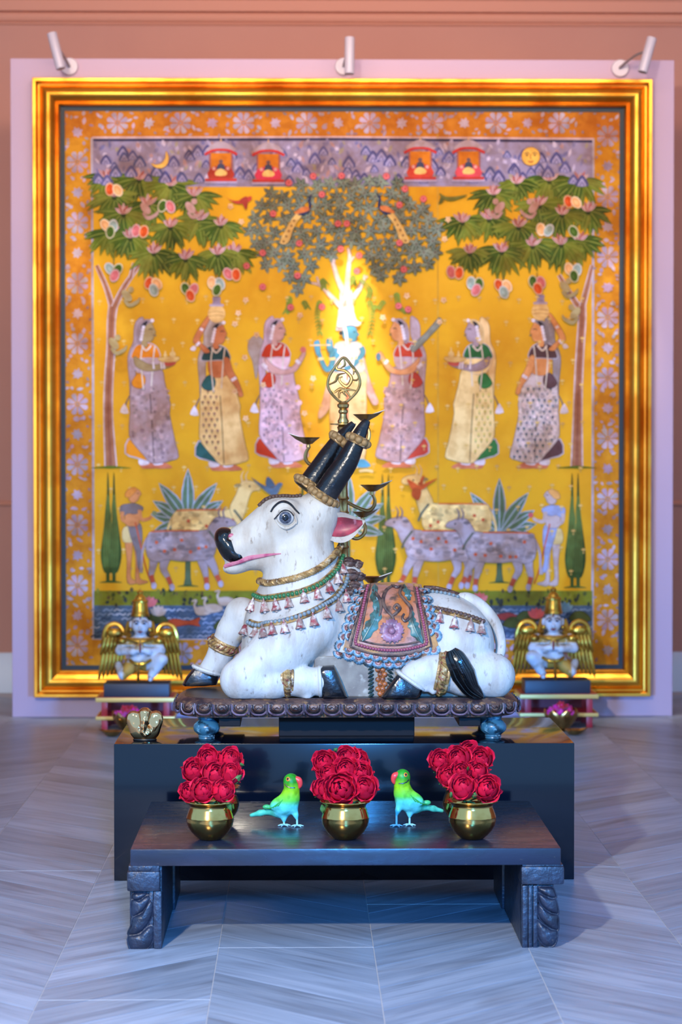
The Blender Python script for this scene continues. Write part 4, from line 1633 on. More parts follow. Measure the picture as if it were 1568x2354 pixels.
b.build('centre_block', m_dark, stand, smooth=False)

# ------------------------------------------------------------------ the bull
bull = thing('bull_statue', 'large white painted wooden bull lying on the carved stand, black horns and jewelled saddle cloth', 'statue', (XS, YB, ZP))
m_white_b = mat('cracked_white_paint', (206, 203, 196), (158, 138, 118), 13, 0.46, 0.86, rough=0.5, spec=0.35, c3=(126, 106, 88), scale3=48, lo3=0.62, hi3=0.78, detail=12, bump=0.16, bscale=90, stretch=(1.6, 1, 0.7))
m_black_b = mat('worn_black_paint', (16, 17, 22), (44, 42, 46), 26, 0.5, 0.75, rough=0.22, rough2=0.42, spec=0.6, c3=(110, 96, 84), scale3=60, lo3=0.68, hi3=0.74, bump=0.12, bscale=90)
m_muzz = mat('gloss_black_paint', (8, 8, 10), (30, 26, 26), 30, 0.6, 0.8, rough=0.14, spec=0.7, bump=0.15, bscale=60)
m_gilt = mat('aged_gilt_carving', (190, 152, 94), (104, 74, 48), 45, 0.42, 0.62, rough=0.38, spec=0.6, metal=0.25, c3=(214, 200, 170), scale3=70, lo3=0.56, hi3=0.7, bump=0.25, bscale=150)
m_green = mat('green_bead_paint', (44, 120, 72), (20, 60, 40), 60, 0.5, 0.65, rough=0.3, c3=(120, 170, 130), scale3=90, lo3=0.6, hi3=0.7)
m_blueb = mat('faded_blue_bead_paint', (126, 148, 160), (90, 84, 74), 55, 0.48, 0.64, rough=0.4, c3=(190, 190, 176), scale3=90, lo3=0.58, hi3=0.7)
m_bell = mat('painted_bell', (158, 128, 118), (150, 62, 70), 60, 0.48, 0.6, rough=0.36, spec=0.6, c3=(210, 200, 192), scale3=90, lo3=0.47, hi3=0.62, rnd=0.25)
m_pink = mat('pink_lip_paint', (206, 128, 150), (180, 84, 120), 50, 0.45, 0.6, rough=0.4)
m_brown = mat('brown_carved_ornament', (104, 78, 68), (60, 40, 38), 60, 0.45, 0.6, rough=0.42, c3=(166, 150, 136), scale3=90, lo3=0.58, hi3=0.7, bump=0.3, bscale=160)


def P(u, v, y=0.0):
    return at(u, v, YB + y)


def px(r):
    return r * S


B = Solid()
K = .03


def E(u, v, y, rx, rz, ry, k=K, rot=0.0, sub=False):
    M = Matrix.Rotation(R_(rot), 4, 'Y') if rot else None
    B.ell(P(u, v, y), (px(rx), px(ry), px(rz)), k, M, sub)


def Cn(pts, k=K):
    B.path([P(u, v, y) for u, v, y, r in pts], [px(r) for u, v, y, r in pts], k)


E(880, 1478, 0, 215, 130, 118)
E(1010, 1468, 0, 118, 108, 112)
E(690, 1455, 0, 122, 130, 98, .04)
Cn([(705, 1450, 0, 104), (700, 1380, 0, 97), (697, 1310, -.004, 86)], .04)
Cn([(640, 1440, 0, 74), (600, 1540, .01, 52)], .04)
E(798, 1330, 0, 36, 38, 32, .03)
# near fore leg
Cn([(715, 1440, -.095, 66), (640, 1500, -.125, 62), (556, 1561, -.150, 47)], .018)
Cn([(554, 1563, -.150, 46), (625, 1572, -.156, 35), (662, 1569, -.152, 29), (700, 1568, -.150, 33)], .010)
Cn([(700, 1568, -.150, 34), (722, 1566, -.150, 28), (734, 1566, -.150, 35)], .012)
Cn([(713, 1594, -.165, 8), (706, 1603, -.167, 7)], .01)
# near hind leg, haunch
E(1052, 1482, -.066, 84, 92, 82, .022)
Cn([(1132, 1554, -.115, 52), (1070, 1552, -.135, 46), (1015, 1545, -.145, 39)], .014)
Cn([(1015, 1545, -.145, 40), (975, 1545, -.150, 34), (952, 1556, -.150, 33)], .015)
Cn([(992, 1575, -.162, 12), (996, 1588, -.165, 9)], .012)
Cn([(972, 1572, -.165, 12), (976, 1582, -.167, 9)], .012)
# far fore leg
Cn([(640, 1455, .075, 50), (556, 1412, .105, 36)], .03)
Cn([(555, 1412, .105, 36), (532, 1450, .112, 31), (512, 1490, .120, 28), (500, 1520, .125, 26), (482, 1543, .130, 27)], .02)
Cn([(522, 1528, .125, 8), (524, 1540, .126, 6)], .01)
# far hind foot, seen from the other side
Cn([(1120, 1540, .10, 48), (1010, 1560, .12, 34)], .03)
# head
HYY = -.012
E(696, 1205, HYY, 74, 64, 56, .03)
Cn([(640, 1201, HYY, 59), (556, 1251, HYY, 40)], .025)
E(622, 1254, HYY, 72, 46, 43, .03)
E(552, 1262, HYY, 46, 44, 40, .025, 30)
E(702, 1250, HYY - .004, 64, 57, 54, .012)
E(600, 1288, HYY, 64, 21, 34, .02)
E(542, 1304, HYY, 30, 16, 27, .012, -8)
E(742, 1166, HYY, 40, 44, 46, .03)
E(654, 1184, HYY - .050, 40, 36, 20, .02)
B.floor(ZP)
lo = np.array([P(440, 1600)[0] - .02, YB - .26, ZP - .01])
hi = np.array([P(1200, 1600)[0] + .02, YB + .24, P(700, 1100)[2] + .03])
B.build('body', m_white_b, lo, hi, .0036, bull)

# block that carries the belly, with a carved strip
m_block = mat('grey_painted_block', (150, 140, 124), (112, 100, 90), 16, 0.4, 0.7, rough=0.6, c3=(180, 172, 156), scale3=40, lo3=0.56, hi3=0.7, bump=0.1, bscale=60)
b = MB()
b.box((P(722, 1500)[0], YB - .128, ZP), (P(1150, 1500)[0], YB + .11, P(800, 1500)[2]), bev=.003)
b.build('belly_block', m_block, bull, smooth=False)
m_orange = mat('orange_carved_strip', (176, 98, 46), (110, 60, 36), 70, 0.46, 0.62, rough=0.4)
m_dgreen = mat('dark_green_leaf_paint', (40, 60, 54), (24, 36, 36), 60, 0.45, 0.6, rough=0.4)
b = MB()
yb = YB - .128
for r_ in range(6):
    for c_ in range(2):
        p = at(869 + c_ * 11 + (5 if r_ % 2 else 0), 1540 + r_ * 11, yb)
        b.ball(p, (.0075, .005, .0075), 8, 6)
b.build('pineapple_strip', m_orange, bull)
for s_, u0 in ((-1, 853), (1, 897)):
    b = MB()
    for k in range(8):
        p0 = at(u0 + s_ * -6, 1532 + k * 9, yb - .002)
        p1 = at(u0 + s_ * 7, 1540 + k * 9, yb - .004)
        b.tube([p0, (p0 + p1) / 2 + (0, -.002, 0), p1], [.002, .0042, .001], 6)
    b.build('leaf_strip', m_dgreen, bull)


def pillow(outline, yc, ht, name, m, parent=bull, sm=3, e=.5, label=None, lay=9):
    """solid with the given outline (photo pixels at depth YB+yc), swelling to half thickness ht"""
    o = np.array([P(u, v, yc) for u, v in catmull(outline, sm, True)]) if sm else np.array([P(u, v, yc) for u, v in outline])
    c = o.mean(0)
    mb = MB()
    n = len(o)
    vs, f = [], []
    ts = np.sin(np.linspace(-math.pi / 2, math.pi / 2, lay))
    for t in ts:
        k = max(1 - abs(t) ** 2.6, 0) ** e if abs(t) < 1 else 0
        k = .55 + .45 * k
        w = c + (o - c) * k
        w[:, 1] = c[1] + t * ht
        vs.append(w)
    for i in range(lay - 1):
        for j in range(n):
            f.append((i * n + j, i * n + (j + 1) % n, (i + 1) * n + (j + 1) % n, (i + 1) * n + j))
    f.append(tuple(range(n - 1, -1, -1)))
    f.append(tuple((lay - 1) * n + j for j in range(n)))
    mb.add(np.concatenate(vs), f)
    return mb.build(name, m, parent, label=label)


# hooves, each with a pale coronet flange
def hoof(out, rim, yc, ht):
    h = pillow(out, yc, ht, 'hoof', m_black_b, sm=0, e=.35)
    b = MB()
    a_, b_ = P(*rim[0], yc), P(*rim[1], yc)
    c = (a_ + b_) / 2
    L_ = np.linalg.norm(a_ - b_) / 2
    d = (a_ - b_) / (2 * L_)
    nn = np.cross(d, (0, 1, 0))
    ring = [c + d * L_ * math.cos(t) + np.array((0, 1, 0)) * ht * 1.05 * math.sin(t) for t in np.linspace(0, 2 * math.pi, 28, endpoint=False)]
    b.tube(ring, px(5), 6, closed=True)
    b.build('coronet', m_white_b, bull)


hoof([(731, 1538), (742, 1531), (768, 1529), (780, 1555), (799, 1602), (795, 1604.5), (742, 1604.5), (735, 1590)], ((734, 1534), (737, 1599)), -.150, px(34))
hoof([(915, 1548), (930, 1552), (973, 1584), (968, 1597), (960, 1604.5), (940, 1605), (878, 1604.5), (876, 1601), (896, 1573)], ((914, 1543), (976, 1586)), -.155, px(34))
hoof([(446, 1534), (470, 1538), (506, 1551), (503, 1562), (498, 1574), (470, 1577), (424, 1577), (419, 1573), (428, 1556)], ((445, 1531), (509, 1551)), .130, px(30))

# muzzle
MZ = Solid()
for u, v, rx, rz, ry, rot in ((531, 1260, 28, 50, 44, -33), (514, 1238, 19, 24, 36, -20), (520, 1226, 16, 12, 34, 0), (552, 1276, 21, 23, 43, -30)):
    MZ.ell(P(u, v, HYY), (px(rx), px(ry), px(rz)), .010, Matrix.Rotation(R_(rot), 4, 'Y'))
MZ.ell(P(533, 1232, HYY - .043), (px(12), px(9), px(6)), .004, Matrix.Rotation(R_(-35), 4, 'Y'), True)
MZ.build('muzzle', m_muzz, P(470, 1340, -.09), P(600, 1180, .09), .0022, bull)
b = MB()
b.ball(P(533, 1232, HYY - .033), (px(11), px(6), px(6)), 10, 8)
b.build('nostril', m_pink, bull)


def surf(pts, lift=0.0, y0=YB - .45, n=0, solid=B):
    q = catmull(np.array(pts, float), n) if n else np.array(pts, float)
    h = solid.hit(q[:, 0], q[:, 1], y0)
    if lift:
        h = h + solid.normal(h) * lift
    return h


b = MB()
b.tube(surf([(518, 1302), (535, 1296), (556, 1289), (572, 1283), (600, 1278), (622, 1275), (646, 1273)], .0005, n=4), [px(q) for q in np.interp(np.linspace(0, 1, 25), [0, .3, .5, .75, 1], [5, 5.5, 6, 4, 1.2])], 8)
b.build('mouth', m_pink, bull)
# eye
m_eyew = mat('eye_white_paint', (206, 206, 206), rough=0.25)
m_iris = mat('blue_grey_iris_paint', (96, 106, 126), (60, 66, 84), 200, 0.4, 0.6, rough=0.2)
m_pupil = mat('pupil_paint', (20, 22, 30), rough=0.15)
ec = surf([(656, 1190)])[0]
en = B.normal(ec[None])[0]
en = en * np.array((.4, 1, .2))
en /= np.linalg.norm(en)
RM = np.array(Vector((0, 0, 1)).rotation_difference(Vector(en)).to_matrix())


def disc_at(c, nrm, r, h, sx=1.0, sz=1.0):
    mb = MB()
    M = Matrix(RM.tolist()).to_4x4()
    mb.ball(c, (r * sx, r * sz, h), 20, 10, M=M)
    return mb


disc_at(ec - en * .002, en, px(20), px(12), 1.0, .86).build('eyeball', m_eyew, bull)
disc_at(ec + en * px(7), en, px(14), px(4.5)).build('iris', m_iris, bull)
disc_at(ec + en * px(10.4), en, px(7.5), px(2.5)).build('pupil', m_pupil, bull)
for k, (pts, w) in enumerate((([(632, 1192), (640, 1178), (656, 1170), (672, 1178), (681, 1196), (680, 1204)], 3.4), ([(634, 1194), (643, 1207), (657, 1213), (672, 1208), (680, 1200)], 3.8))):
    b = MB()
    b.tube(surf(pts, .004, n=5), [px(q) for q in np.interp(np.linspace(0, 1, 5 * (len(pts) - 1) + 1), [0, .5, 1], [1.2, w, 1.4])], 8)
    b.build('eyelid', m_white_b, bull)
b = MB()
b.tube(surf([(623, 1177), (630, 1166), (642, 1156), (655, 1154), (668, 1160), (680, 1173), (688, 1181)], .0012, n=5), [px(q) for q in np.interp(np.linspace(0, 1, 31), [0, .5, 1], [2, 3.2, 1.6])], 8)
b.build('eyebrow', m_black_b, bull)
b = MB()
b.tube(surf([(632, 1193), (640, 1185), (650, 1176), (664, 1176), (674, 1186)], .0075, n=5), px(1.3), 6)
b.build('eyeliner', m_black_b, bull)


# ears
def ear(sgn):
    mb, mi = MB(), MB()
    nt, ns = 15, 11
    up_ = catmull([(738, 1219), (748, 1196), (766, 1181), (788, 1178), (812, 1187), (840, 1197)], 3)
    dn_ = catmull([(736, 1222), (752, 1238), (772, 1247), (796, 1246), (820, 1228), (840, 1199)], 3)
    iu = np.linspace(0, 15, nt)
    U_ = np.stack([np.interp(iu, range(16), up_[:, k]) for k in (0, 1)], 1)
    D_ = np.stack([np.interp(iu, range(16), dn_[:, k]) for k in (0, 1)], 1)

    def pt(i, s, ex):
        q = U_[i] * (1 - s) + D_[i] * s
        t = i / (nt - 1)
        dep = math.sin(math.pi * s) * math.sin(math.pi * min(t * .92 + .08, 1)) ** .7
        return P(q[0], q[1], -.055 + .012 * t + ex * dep + .008 * abs(s - .5))
    Gi = np.array([[pt(i, s, .030) for s in np.linspace(0, 1, ns)] for i in range(nt)])
    Go = np.array([[pt(i, s, .044) + np.array((0, .003, 0)) for s in np.linspace(0, 1, ns)] for i in range(nt)])
    Gp = np.array([[pt(i, s, .0285) - np.array((0, .0012, 0)) for s in np.linspace(.16, .80, ns)] for i in range(1, nt - 1)])
    if sgn > 0:
        for G in (Gi, Go, Gp):
            G[..., 1] = 2 * (YB + HYY) - G[..., 1]
    mb.grid(Gi, thick=Go - Gi)
    e = mb.build('ear', m_white_b, bull)
    mi.grid(Gp, thick=np.array((0, .0008 * (1 if sgn < 0 else -1), 0)))
    mi.build('inner_ear', mat('red_ear_paint', (176, 66, 84), (120, 50, 66), 26, 0.42, 0.6, rough=0.4, c3=(206, 150, 176), scale3=30, lo3=0.56, hi3=0.7), e)


ear(-1)
ear(1)


def ring_pts(c, axis, r, n, ph=0.0):
    z = Vector(axis).normalized()
    x = z.orthogonal().normalized()
    y = z.cross(x)
    return [np.array(c) + r * (np.array(x) * math.cos(2 * math.pi * k / n + ph) + np.array(y) * math.sin(2 * math.pi * k / n + ph)) for k in range(n)]


bd = MB()
bd.ball((0, 0, 0), 1.0, 10, 7)
BEAD = {}


def bead_mesh(m):
    if m.name not in BEAD:
        BEAD[m.name] = bd.mesh('bead', m)
    return BEAD[m.name]


def beads(parent, pts, r, m, name='bead', flat=None):
    og = ORIG[parent.name]
    for p in pts:
        o = link_mesh(name, bead_mesh(m), parent, loc=np.array(p) - og)
        o.scale = (r, r, r) if flat is None else flat


def horn(pts, rads, ring_t, garl):
    Q = catmull([P(*q) for q in pts], 6)
    R = np.interp(np.linspace(0, 1, len(Q)), np.linspace(0, 1, len(rads)), [px(r) for r in rads])
    b = MB()
    b.tube(Q, R, 24)
    h = b.build('horn', m_black_b, bull)
    # bead ring near the tip, and the wreath at its base
    for (c, ax, r, br, nb, nm) in ((P(*ring_t[0]), Q[-4] - Q[-10], px(ring_t[1]), px(9), 10, 'horn_ring'), (P(*garl[0]), Q[4] - Q[0], px(garl[1]), px(8.5), 16, 'horn_wreath')):
        g = MB()
        axu = np.array(ax) / np.linalg.norm(ax)
        g.tube(ring_pts(c - axu * px(8), ax, r * .98, 24), px(3.6), 6, closed=True)
        g.tube(ring_pts(c + axu * px(7), ax, r * .92, 24), px(3), 6, closed=True)
        g.tube(ring_pts(c, ax, r * .88, 24), px(6), 6, closed=True)
        gp = g.build(nm, m_gilt, bull)
        beads(gp, ring_pts(c, ax, r * 1.02, nb, .2), br, m_gilt)


horn([(742, 1145, -.030), (770, 1102, -.034), (796, 1064, -.038), (815, 1026, -.040), (831, 990, -.040), (844, 966, -.038)], [29, 28, 26, 21, 15, 8], ((824, 1012, -.040), 24), ((744, 1141, -.030), 35))
horn([(706, 1122, .016), (732, 1086, .022), (756, 1050, .028), (778, 1016, .034), (796, 991, .038), (813, 973, .040)], [28, 27, 25, 20, 12, 7], ((781, 1012, .034), 22), ((711, 1117, .018), 34))
# forehead ornament
b = MB()
fp = []
for u_ in np.linspace(594, 690, 26):
    x_ = P(u_, 1150, -.02)[0]
    zc = np.arange(P(0, 1100)[2], P(0, 1240)[2], -.001)
    d_ = B.eval(np.stack([np.full_like(zc, x_), np.full_like(zc, YB - .022), zc], 1))
    fp.append((x_, YB - .022, zc[np.argmax(d_ < 0)] + .002))
fp = np.array(fp)
b.tube(fp, [px(q) for q in np.interp(np.linspace(0, 1, len(fp)), [0, .2, 1], [6, 8, 6])], 8, flat=.7)
fo = b.build('forehead_band', m_brown, bull)
beads(fo, fp[1::2] + np.array((0, -.008, .001)), px(4.4), m_brown)

# ------------------------------------------------------------------ collars, bells
bl = MB()
bl.lathe([(.0001, .020), (.0022, .0195), (.0030, .0175), (.0018, .0155), (.0050, .0135), (.0072, .0085), (.0080, .002), (.0105, -.005), (.0125, -.009), (.0118, -.0108), (.0085, -.0085), (.0001, -.004)], n=16)
bl.tube([(0, .0, .019), (0, 0, .023)], .0016, 6)
bl.ball((0, 0, -.0105), .0042, 8, 6)
bell_me = bl.mesh('bell', m_bell)


def bell(p, nrm, sc=1.0, tilt=0.0, up=None):
    o = link_mesh('bell', bell_me, bull, loc=np.array(p) + np.array(nrm) * .006 - ORIG[bull.name], rot=(R_(-14) if nrm[1] < -.3 else 0, tilt, rg.random() * 0.01))
    o.scale = (sc, sc, sc)


def loop(pts, lift, n=8):
    """front line on the neck by sight, closed round the far side by mirroring"""
    f = surf(pts, lift, n=n)
    g = f.copy()
    g[:, 1] = 2 * YB - g[:, 1]
    return f, np.concatenate([f, g[::-1]])


def resample(P_, step):
    d = np.concatenate([[0], np.cumsum(np.linalg.norm(np.diff(P_, axis=0), axis=1))])
    t = np.arange(0, d[-1], step)
    return np.stack([np.interp(t, d, P_[:, k]) for k in range(3)], 1)


# twisted rope collar
f_, l_ = loop([(599, 1337), (618, 1341), (650, 1336), (690, 1326), (730, 1308), (762, 1282), (781, 1254)], .004)
l2 = resample(np.concatenate([l_, l_[:1]]), .0035)
b = MB()
for ph in range(3):
    t = np.arange(len(l2)) * .9 + ph * 2.094
    tan = np.gradient(l2, axis=0)
    tan /= np.linalg.norm(tan, axis=1)[:, None] + 1e-9
    nn = B.normal(l2)
    bb = np.cross(tan, nn)
    b.tube(l2 + px(4) * (np.cos(t)[:, None] * nn + np.sin(t)[:, None] * bb), px(4.4), 6)
b.build('rope_collar', m_gilt, bull)


def bead_collar(pts, name, m, bells, w):
    f, l = loop(pts, .002)
    lc = np.concatenate([l, l[:1]])
    b = MB()
    nn = B.normal(l)
    tan = np.roll(l, -1, 0) - np.roll(l, 1, 0)
    tan /= np.linalg.norm(tan, axis=1)[:, None] + 1e-9
    bb = np.cross(tan, nn)
    for s_ in (-1, 1):
        b.tube(l + bb * px(w) * s_, px(2.4), 6, closed=True)
    b.tube(l, px(w * .9), 8, closed=True, flat=.8)
    g = b.build(name, m_gilt, bull)
    r = resample(f, px(w * 1.5))
    nr = B.normal(r)
    beads(g, r + nr * px(w * .55), px(w * .80), m)
    bp = surf(bells, 0.0)
    bn = B.normal(bp)
    for (u, v), p, q in zip(bells, bp, bn):
        bell(p, q, 1.12, .25 if u < 600 else -.12)
    return g


bead_collar([(587, 1370), (605, 1376), (640, 1372), (690, 1362), (735, 1343), (768, 1314), (786, 1282)], 'green_bead_collar', m_green,
            [(581, 1397), (611, 1398), (637, 1394), (666, 1389), (700, 1379), (729, 1370), (755, 1353), (773, 1334), (786, 1312)], 6.5)
bead_collar([(574, 1431), (595, 1437), (640, 1432), (690, 1418), (735, 1398), (770, 1374), (790, 1345), (798, 1322)], 'pale_bead_collar', m_blueb,
            [(566, 1450), (589, 1456), (607, 1459), (627, 1453), (655, 1448), (690, 1437), (721, 1430), (750, 1414), (777, 1398), (795, 1378)], 6.5)
# hump ornaments: lapped leaf plates
for k, (u, v, sz) in enumerate(((800, 1296, 17), (818, 1300, 15), (806, 1322, 18), (824, 1326, 14), (812, 1346, 15), (797, 1362, 14))):
    p = surf([(u, v)], .004)[0]
    b = MB()
    b.ball(p, (px(sz), px(9), px(sz * .8)), 10, 6)
    b.tube([p + (-px(sz), -.006, px(3)), p + (0, -.011, px(6)), p + (px(sz), -.006, px(3))], px(3), 6)
    b.build('leaf_plate', m_brown, bull)
b = MB()
b.tube(surf([(975, 1352), (1000, 1353), (1030, 1360), (1062, 1371)], .001, n=5), px(9), 8, flat=.6)
hb_ = b.build('rump_band', m_brown, bull)
beads(hb_, surf([(985 + k * 9.5, 1362 + k * .2 + (k / 7) ** 2 * 10) for k in range(8)], .003), px(4.5), m_blueb)
f = surf([(982, 1399), (1010, 1403), (1050, 1412), (1085, 1422), (1108, 1431)], .002, n=6)
b = MB()
nf = B.normal(f)
tf = np.gradient(f, axis=0)
tf /= np.linalg.norm(tf, axis=1)[:, None]
bf = np.cross(tf, nf)
for s_ in (-1, 1):
    b.tube(f + bf * px(7) * s_, px(2.4), 6)
b.tube(f, px(6), 8, flat=.7)
g = b.build('rump_strap', m_gilt, bull)
r = resample(f, px(9))
beads(g, r + B.normal(r) * px(4), px(5.2), m_brown)
for u, v in ((1012, 1425), (1045, 1437), (1080, 1444), (1104, 1449)):
    p = surf([(u, v)])
    bell(p[0], B.normal(p)[0], 1.1, .1)

# ------------------------------------------------------------------ saddle cloth
m_cloth = mat('orange_cloth_paint', (190, 110, 54), (186, 136, 126), 9, 0.46, 0.62, rough=0.45, c3=(100, 76, 64), scale3=40, lo3=0.55, hi3=0.70, bump=0.2, bscale=80)
m_fld = mat('ochre_field_paint', (190, 140, 84), (140, 110, 96), 20, 0.45, 0.62, rough=0.45, bump=0.2, bscale=80)
m_pinkb = mat('pink_bead_paint', (168, 74, 100), (110, 60, 66), 60, 0.46, 0.62, rough=0.35, c3=(206, 170, 176), scale3=90, lo3=0.6, hi3=0.7)
m_cord = mat('brown_cord_paint', (112, 88, 76), (70, 54, 54), 60, 0.45, 0.6, rough=0.4)
m_teal = mat('teal_leaf_paint', (72, 120, 116), (56, 70, 60), 40, 0.44, 0.6, rough=0.35, c3=(150, 180, 186), scale3=60, lo3=0.58, hi3=0.7)
m_mauve = mat('mauve_flower_paint', (166, 116, 134), (120, 84, 104), 40, 0.44, 0.6, rough=0.4, c3=(206, 176, 186), scale3=60, lo3=0.6, hi3=0.7)
m_shell = mat('blue_pink_shell_paint', None, (130, 110, 100), 70, 0.46, 0.66, rough=0.4, attr='Col', rnd=0.12)


def cpt(a_, t):
    """cloth coordinates: a_ across -1..1, t down 0..1 -> photo pixel"""
    xl, xr = 842 + (806 - 842) * t, 960 + (994 - 960) * t
    xm, hw = (xl + xr) / 2, (xr - xl) / 2
    return xm + a_ * hw, 1345 + 141 * t + (20 * t - 4 * (1 - t)) * (1 - a_ * a_)


def cloth_patch(a0, a1, t0, t1, lift, name, m, na=18, nt=14):
    aa, tt = np.linspace(a0, a1, na), np.linspace(t0, t1, nt)
    q = np.array([[cpt(x, y) for x in aa] for y in tt])
    h = surf(q.reshape(-1, 2), 0.0)
    nn = B.normal(h)
    G = (h + nn * lift).reshape(nt, na, 3)
    b = MB()
    b.grid(G, thick=(-nn * (lift + .004)).reshape(nt, na, 3))
    return b.build(name, m, bull)


cloth = cloth_patch(-1.14, 1.14, 0.0, 1.10, .0035, 'saddle_cloth', m_fld)
cloth_patch(-.80, .80, .02, .90, .0055, 'cloth_panel', m_cloth)


def on_cloth(pts, lift, n=6, pix=False):
    q = pts if pix else [cpt(*p) for p in pts]
    return surf(q, lift, n=n)


bord = MB()
for w in (.82, 1.0):
    bord.tube(on_cloth([(-w, .03), (-w, .3), (-w, .6), (-w, .80 + .14 * (w > .9) + .06), ], .006), px(2.6), 6)
    bord.tube(on_cloth([(w, .03), (w, .3), (w, .6), (w, .80 + .14 * (w > .9) + .06)], .006), px(2.6), 6)
    tb = .86 + .14 * (w > .9)
    bord.tube(on_cloth([(-w, tb), (-w * .5, tb), (0, tb), (w * .5, tb), (w, tb)], .006), px(2.6), 6)
bo = bord.build('cord_border', m_cord, bull)
bp = np.concatenate([on_cloth([(-.91, t) for t in np.linspace(.05, .90, 24)], .0055, 0), on_cloth([(x, .93) for x in np.linspace(-.88, .88, 26)], .0055, 0), on_cloth([(.91, t) for t in np.linspace(.90, .05, 24)], .0055, 0)])
beads(bo, bp, px(4.0), m_pinkb)
# flower
fc = on_cloth([(900, 1452)], .008, 0, True)[0]
fn = B.normal(fc[None])[0]
FM = np.array(Vector((0, -1, 0)).rotation_difference(Vector(fn)).to_matrix())
for k in range(5):
    an = R_(90 + 72 * k)
    b = MB()
    G = []
    for i in range(5):
        rr = px(6 + 21 * i / 4)
        row = []
        for j in range(7):
            sp = (j / 6 - .5) * .74 * (1.75 if i < 4 else 1.2)
            lob = 1 + (.06 * math.cos(j * math.pi) if i == 4 else 0)
            q = np.array((rr * lob * math.cos(an + sp), -.001 - .0045 * math.sin(math.pi * i / 4) - .0015 * (j % 2), rr * lob * math.sin(an + sp)))
            row.append(fc + FM @ q)
        G.append(row)
    b.grid(np.array(G), thick=-fn * .004)
    b.build('flower_petal', m_mauve, bull)
b = MB()
b.ball(fc + fn * .004, px(8), 12, 8)
b.build('flower_centre', m_mauve, bull)
# scrolling stems
for pts in ([(905, 1352), (888, 1362), (880, 1385), (888, 1405), (902, 1420), (906, 1434)], [(925, 1352), (918, 1368), (930, 1385), (944, 1402), (942, 1420), (930, 1430), (924, 1422), (928, 1414)],
            [(898, 1420), (910, 1412), (918, 1402), (912, 1394), (905, 1400), (911, 1406)], [(858, 1362), (872, 1380), (876, 1400), (872, 1420)], [(900, 1352), (912, 1356), (922, 1352)]):
    b = MB()
    q = on_cloth(pts, .0075, 6, True)
    b.tube(q, [px(w) for w in np.interp(np.linspace(0, 1, len(q)), [0, .4, 1], [3, 4.6, 2.4])], 8)
    b.build('scroll_stem', m_cord, bull)


# carved leaves
def acanthus(spine, widths, m):
    q = on_cloth(spine, .0065, 6, True)
    n = len(q)
    nn = B.normal(q)
    t = np.gradient(q, axis=0)
    t /= np.linalg.norm(t, axis=1)[:, None]
    bb = np.cross(t, nn)
    w = np.interp(np.linspace(0, 1, n), np.linspace(0, 1, len(widths)), [px(x) for x in widths])
    w = w * (1 + .22 * np.sin(np.arange(n) * 1.25))
    b = MB()
    G = np.stack([q + bb * (w * x)[:, None] + nn * (.0035 * (1 - abs(x)) + .001 * (k % 2)) for k, x in enumerate((-1, -.6, -.25, 0, .25, .6, 1))], 1)
    b.grid(G, thick=(-nn * .006)[:, None, :])
    b.tube(q + nn * .004, px(1.6), 6)
    b.build('carved_leaf', m, bull)


acanthus([(862, 1352), (862, 1375), (868, 1400), (862, 1425), (848, 1450), (834, 1474)], [5, 10, 9, 13, 14, 2], m_teal)
acanthus([(948, 1410), (946, 1425), (950, 1440), (960, 1460), (972, 1478)], [3, 8, 12, 12, 2], m_teal)
acanthus([(928, 1352), (934, 1362), (938, 1374), (940, 1384)], [3, 8, 7, 2], m_teal)
# scalloped edge
sb = MB()
nr_, na_ = 5, 15
G = []
for i in range(nr_):
    row = []
    rr = .0025 + .0150 * i / (nr_ - 1)
    for j in range(na_):
        th = math.pi * (j / (na_ - 1))
        row.append((rr * math.cos(th) * .95, -.0012 - .0042 * math.sin(math.pi * i / (nr_ - 1) * .8) - (.0016 if j % 2 else 0) * i / nr_, -rr * math.sin(th) * (1 + (.05 if j % 2 else -.03))))
    G.append(row)
G = np.array(G)
cols = [(196, 140, 130), (190, 160, 150), (130, 160, 176), (96, 140, 166)]
for i in range(nr_ - 1):
    sb.grid(G[i:i + 2], col=cols[i])
sb.tube([(.0145 * math.cos(t), -.0022, -.0145 * math.sin(t)) for t in np.linspace(0, math.pi, 12)], .0016, 5, (112, 96, 96))
sb.tube([(.0075 * math.cos(t), -.0042, -.0070 * math.sin(t)) for t in np.linspace(0, math.pi, 10)], .0014, 5, (150, 96, 90))
sb.grid(np.array([[(-.0145, .0012, 0), (.0145, .0012, 0)], [(-.009, .0012, -.013), (.009, .0012, -.013)]]), (110, 90, 90))
shell_me = sb.mesh('scallop', m_shell, colors=True, fixn=False)


def scallops(path, n, turn, sc=1.0, lift=.005):
    q = catmull(np.array(path, float), 10)
    d = np.concatenate([[0], np.cumsum(np.linalg.norm(np.diff(q, axis=0), axis=1))])
    for k in range(n):
        t = d[-1] * (k + .5) / n
        u, v = np.interp(t, d, q[:, 0]), np.interp(t, d, q[:, 1])
        u2, v2 = np.interp(t + 2, d, q[:, 0]), np.interp(t + 2, d, q[:, 1])
        p = surf([(u, v)], lift)[0]
        nn = B.normal(p[None])[0]
        xx = P(u2, v2) - P(u, v)
        xx = xx - nn * (xx @ nn)
        xx /= np.linalg.norm(xx) + 1e-9
        if turn < 0:
            xx = -xx
        yy = -nn
        zz = np.cross(xx, yy)
        o = link_mesh('scallop', shell_me, bull)
        o.matrix_local = Matrix(((xx[0] * sc, yy[0] * sc, zz[0] * sc, p[0] - ORIG[bull.name][0]), (xx[1] * sc, yy[1] * sc, zz[1] * sc, p[1] - ORIG[bull.name][1]), (xx[2] * sc, yy[2] * sc, zz[2] * sc, p[2] - ORIG[bull.name][2]), (0, 0, 0, 1)))


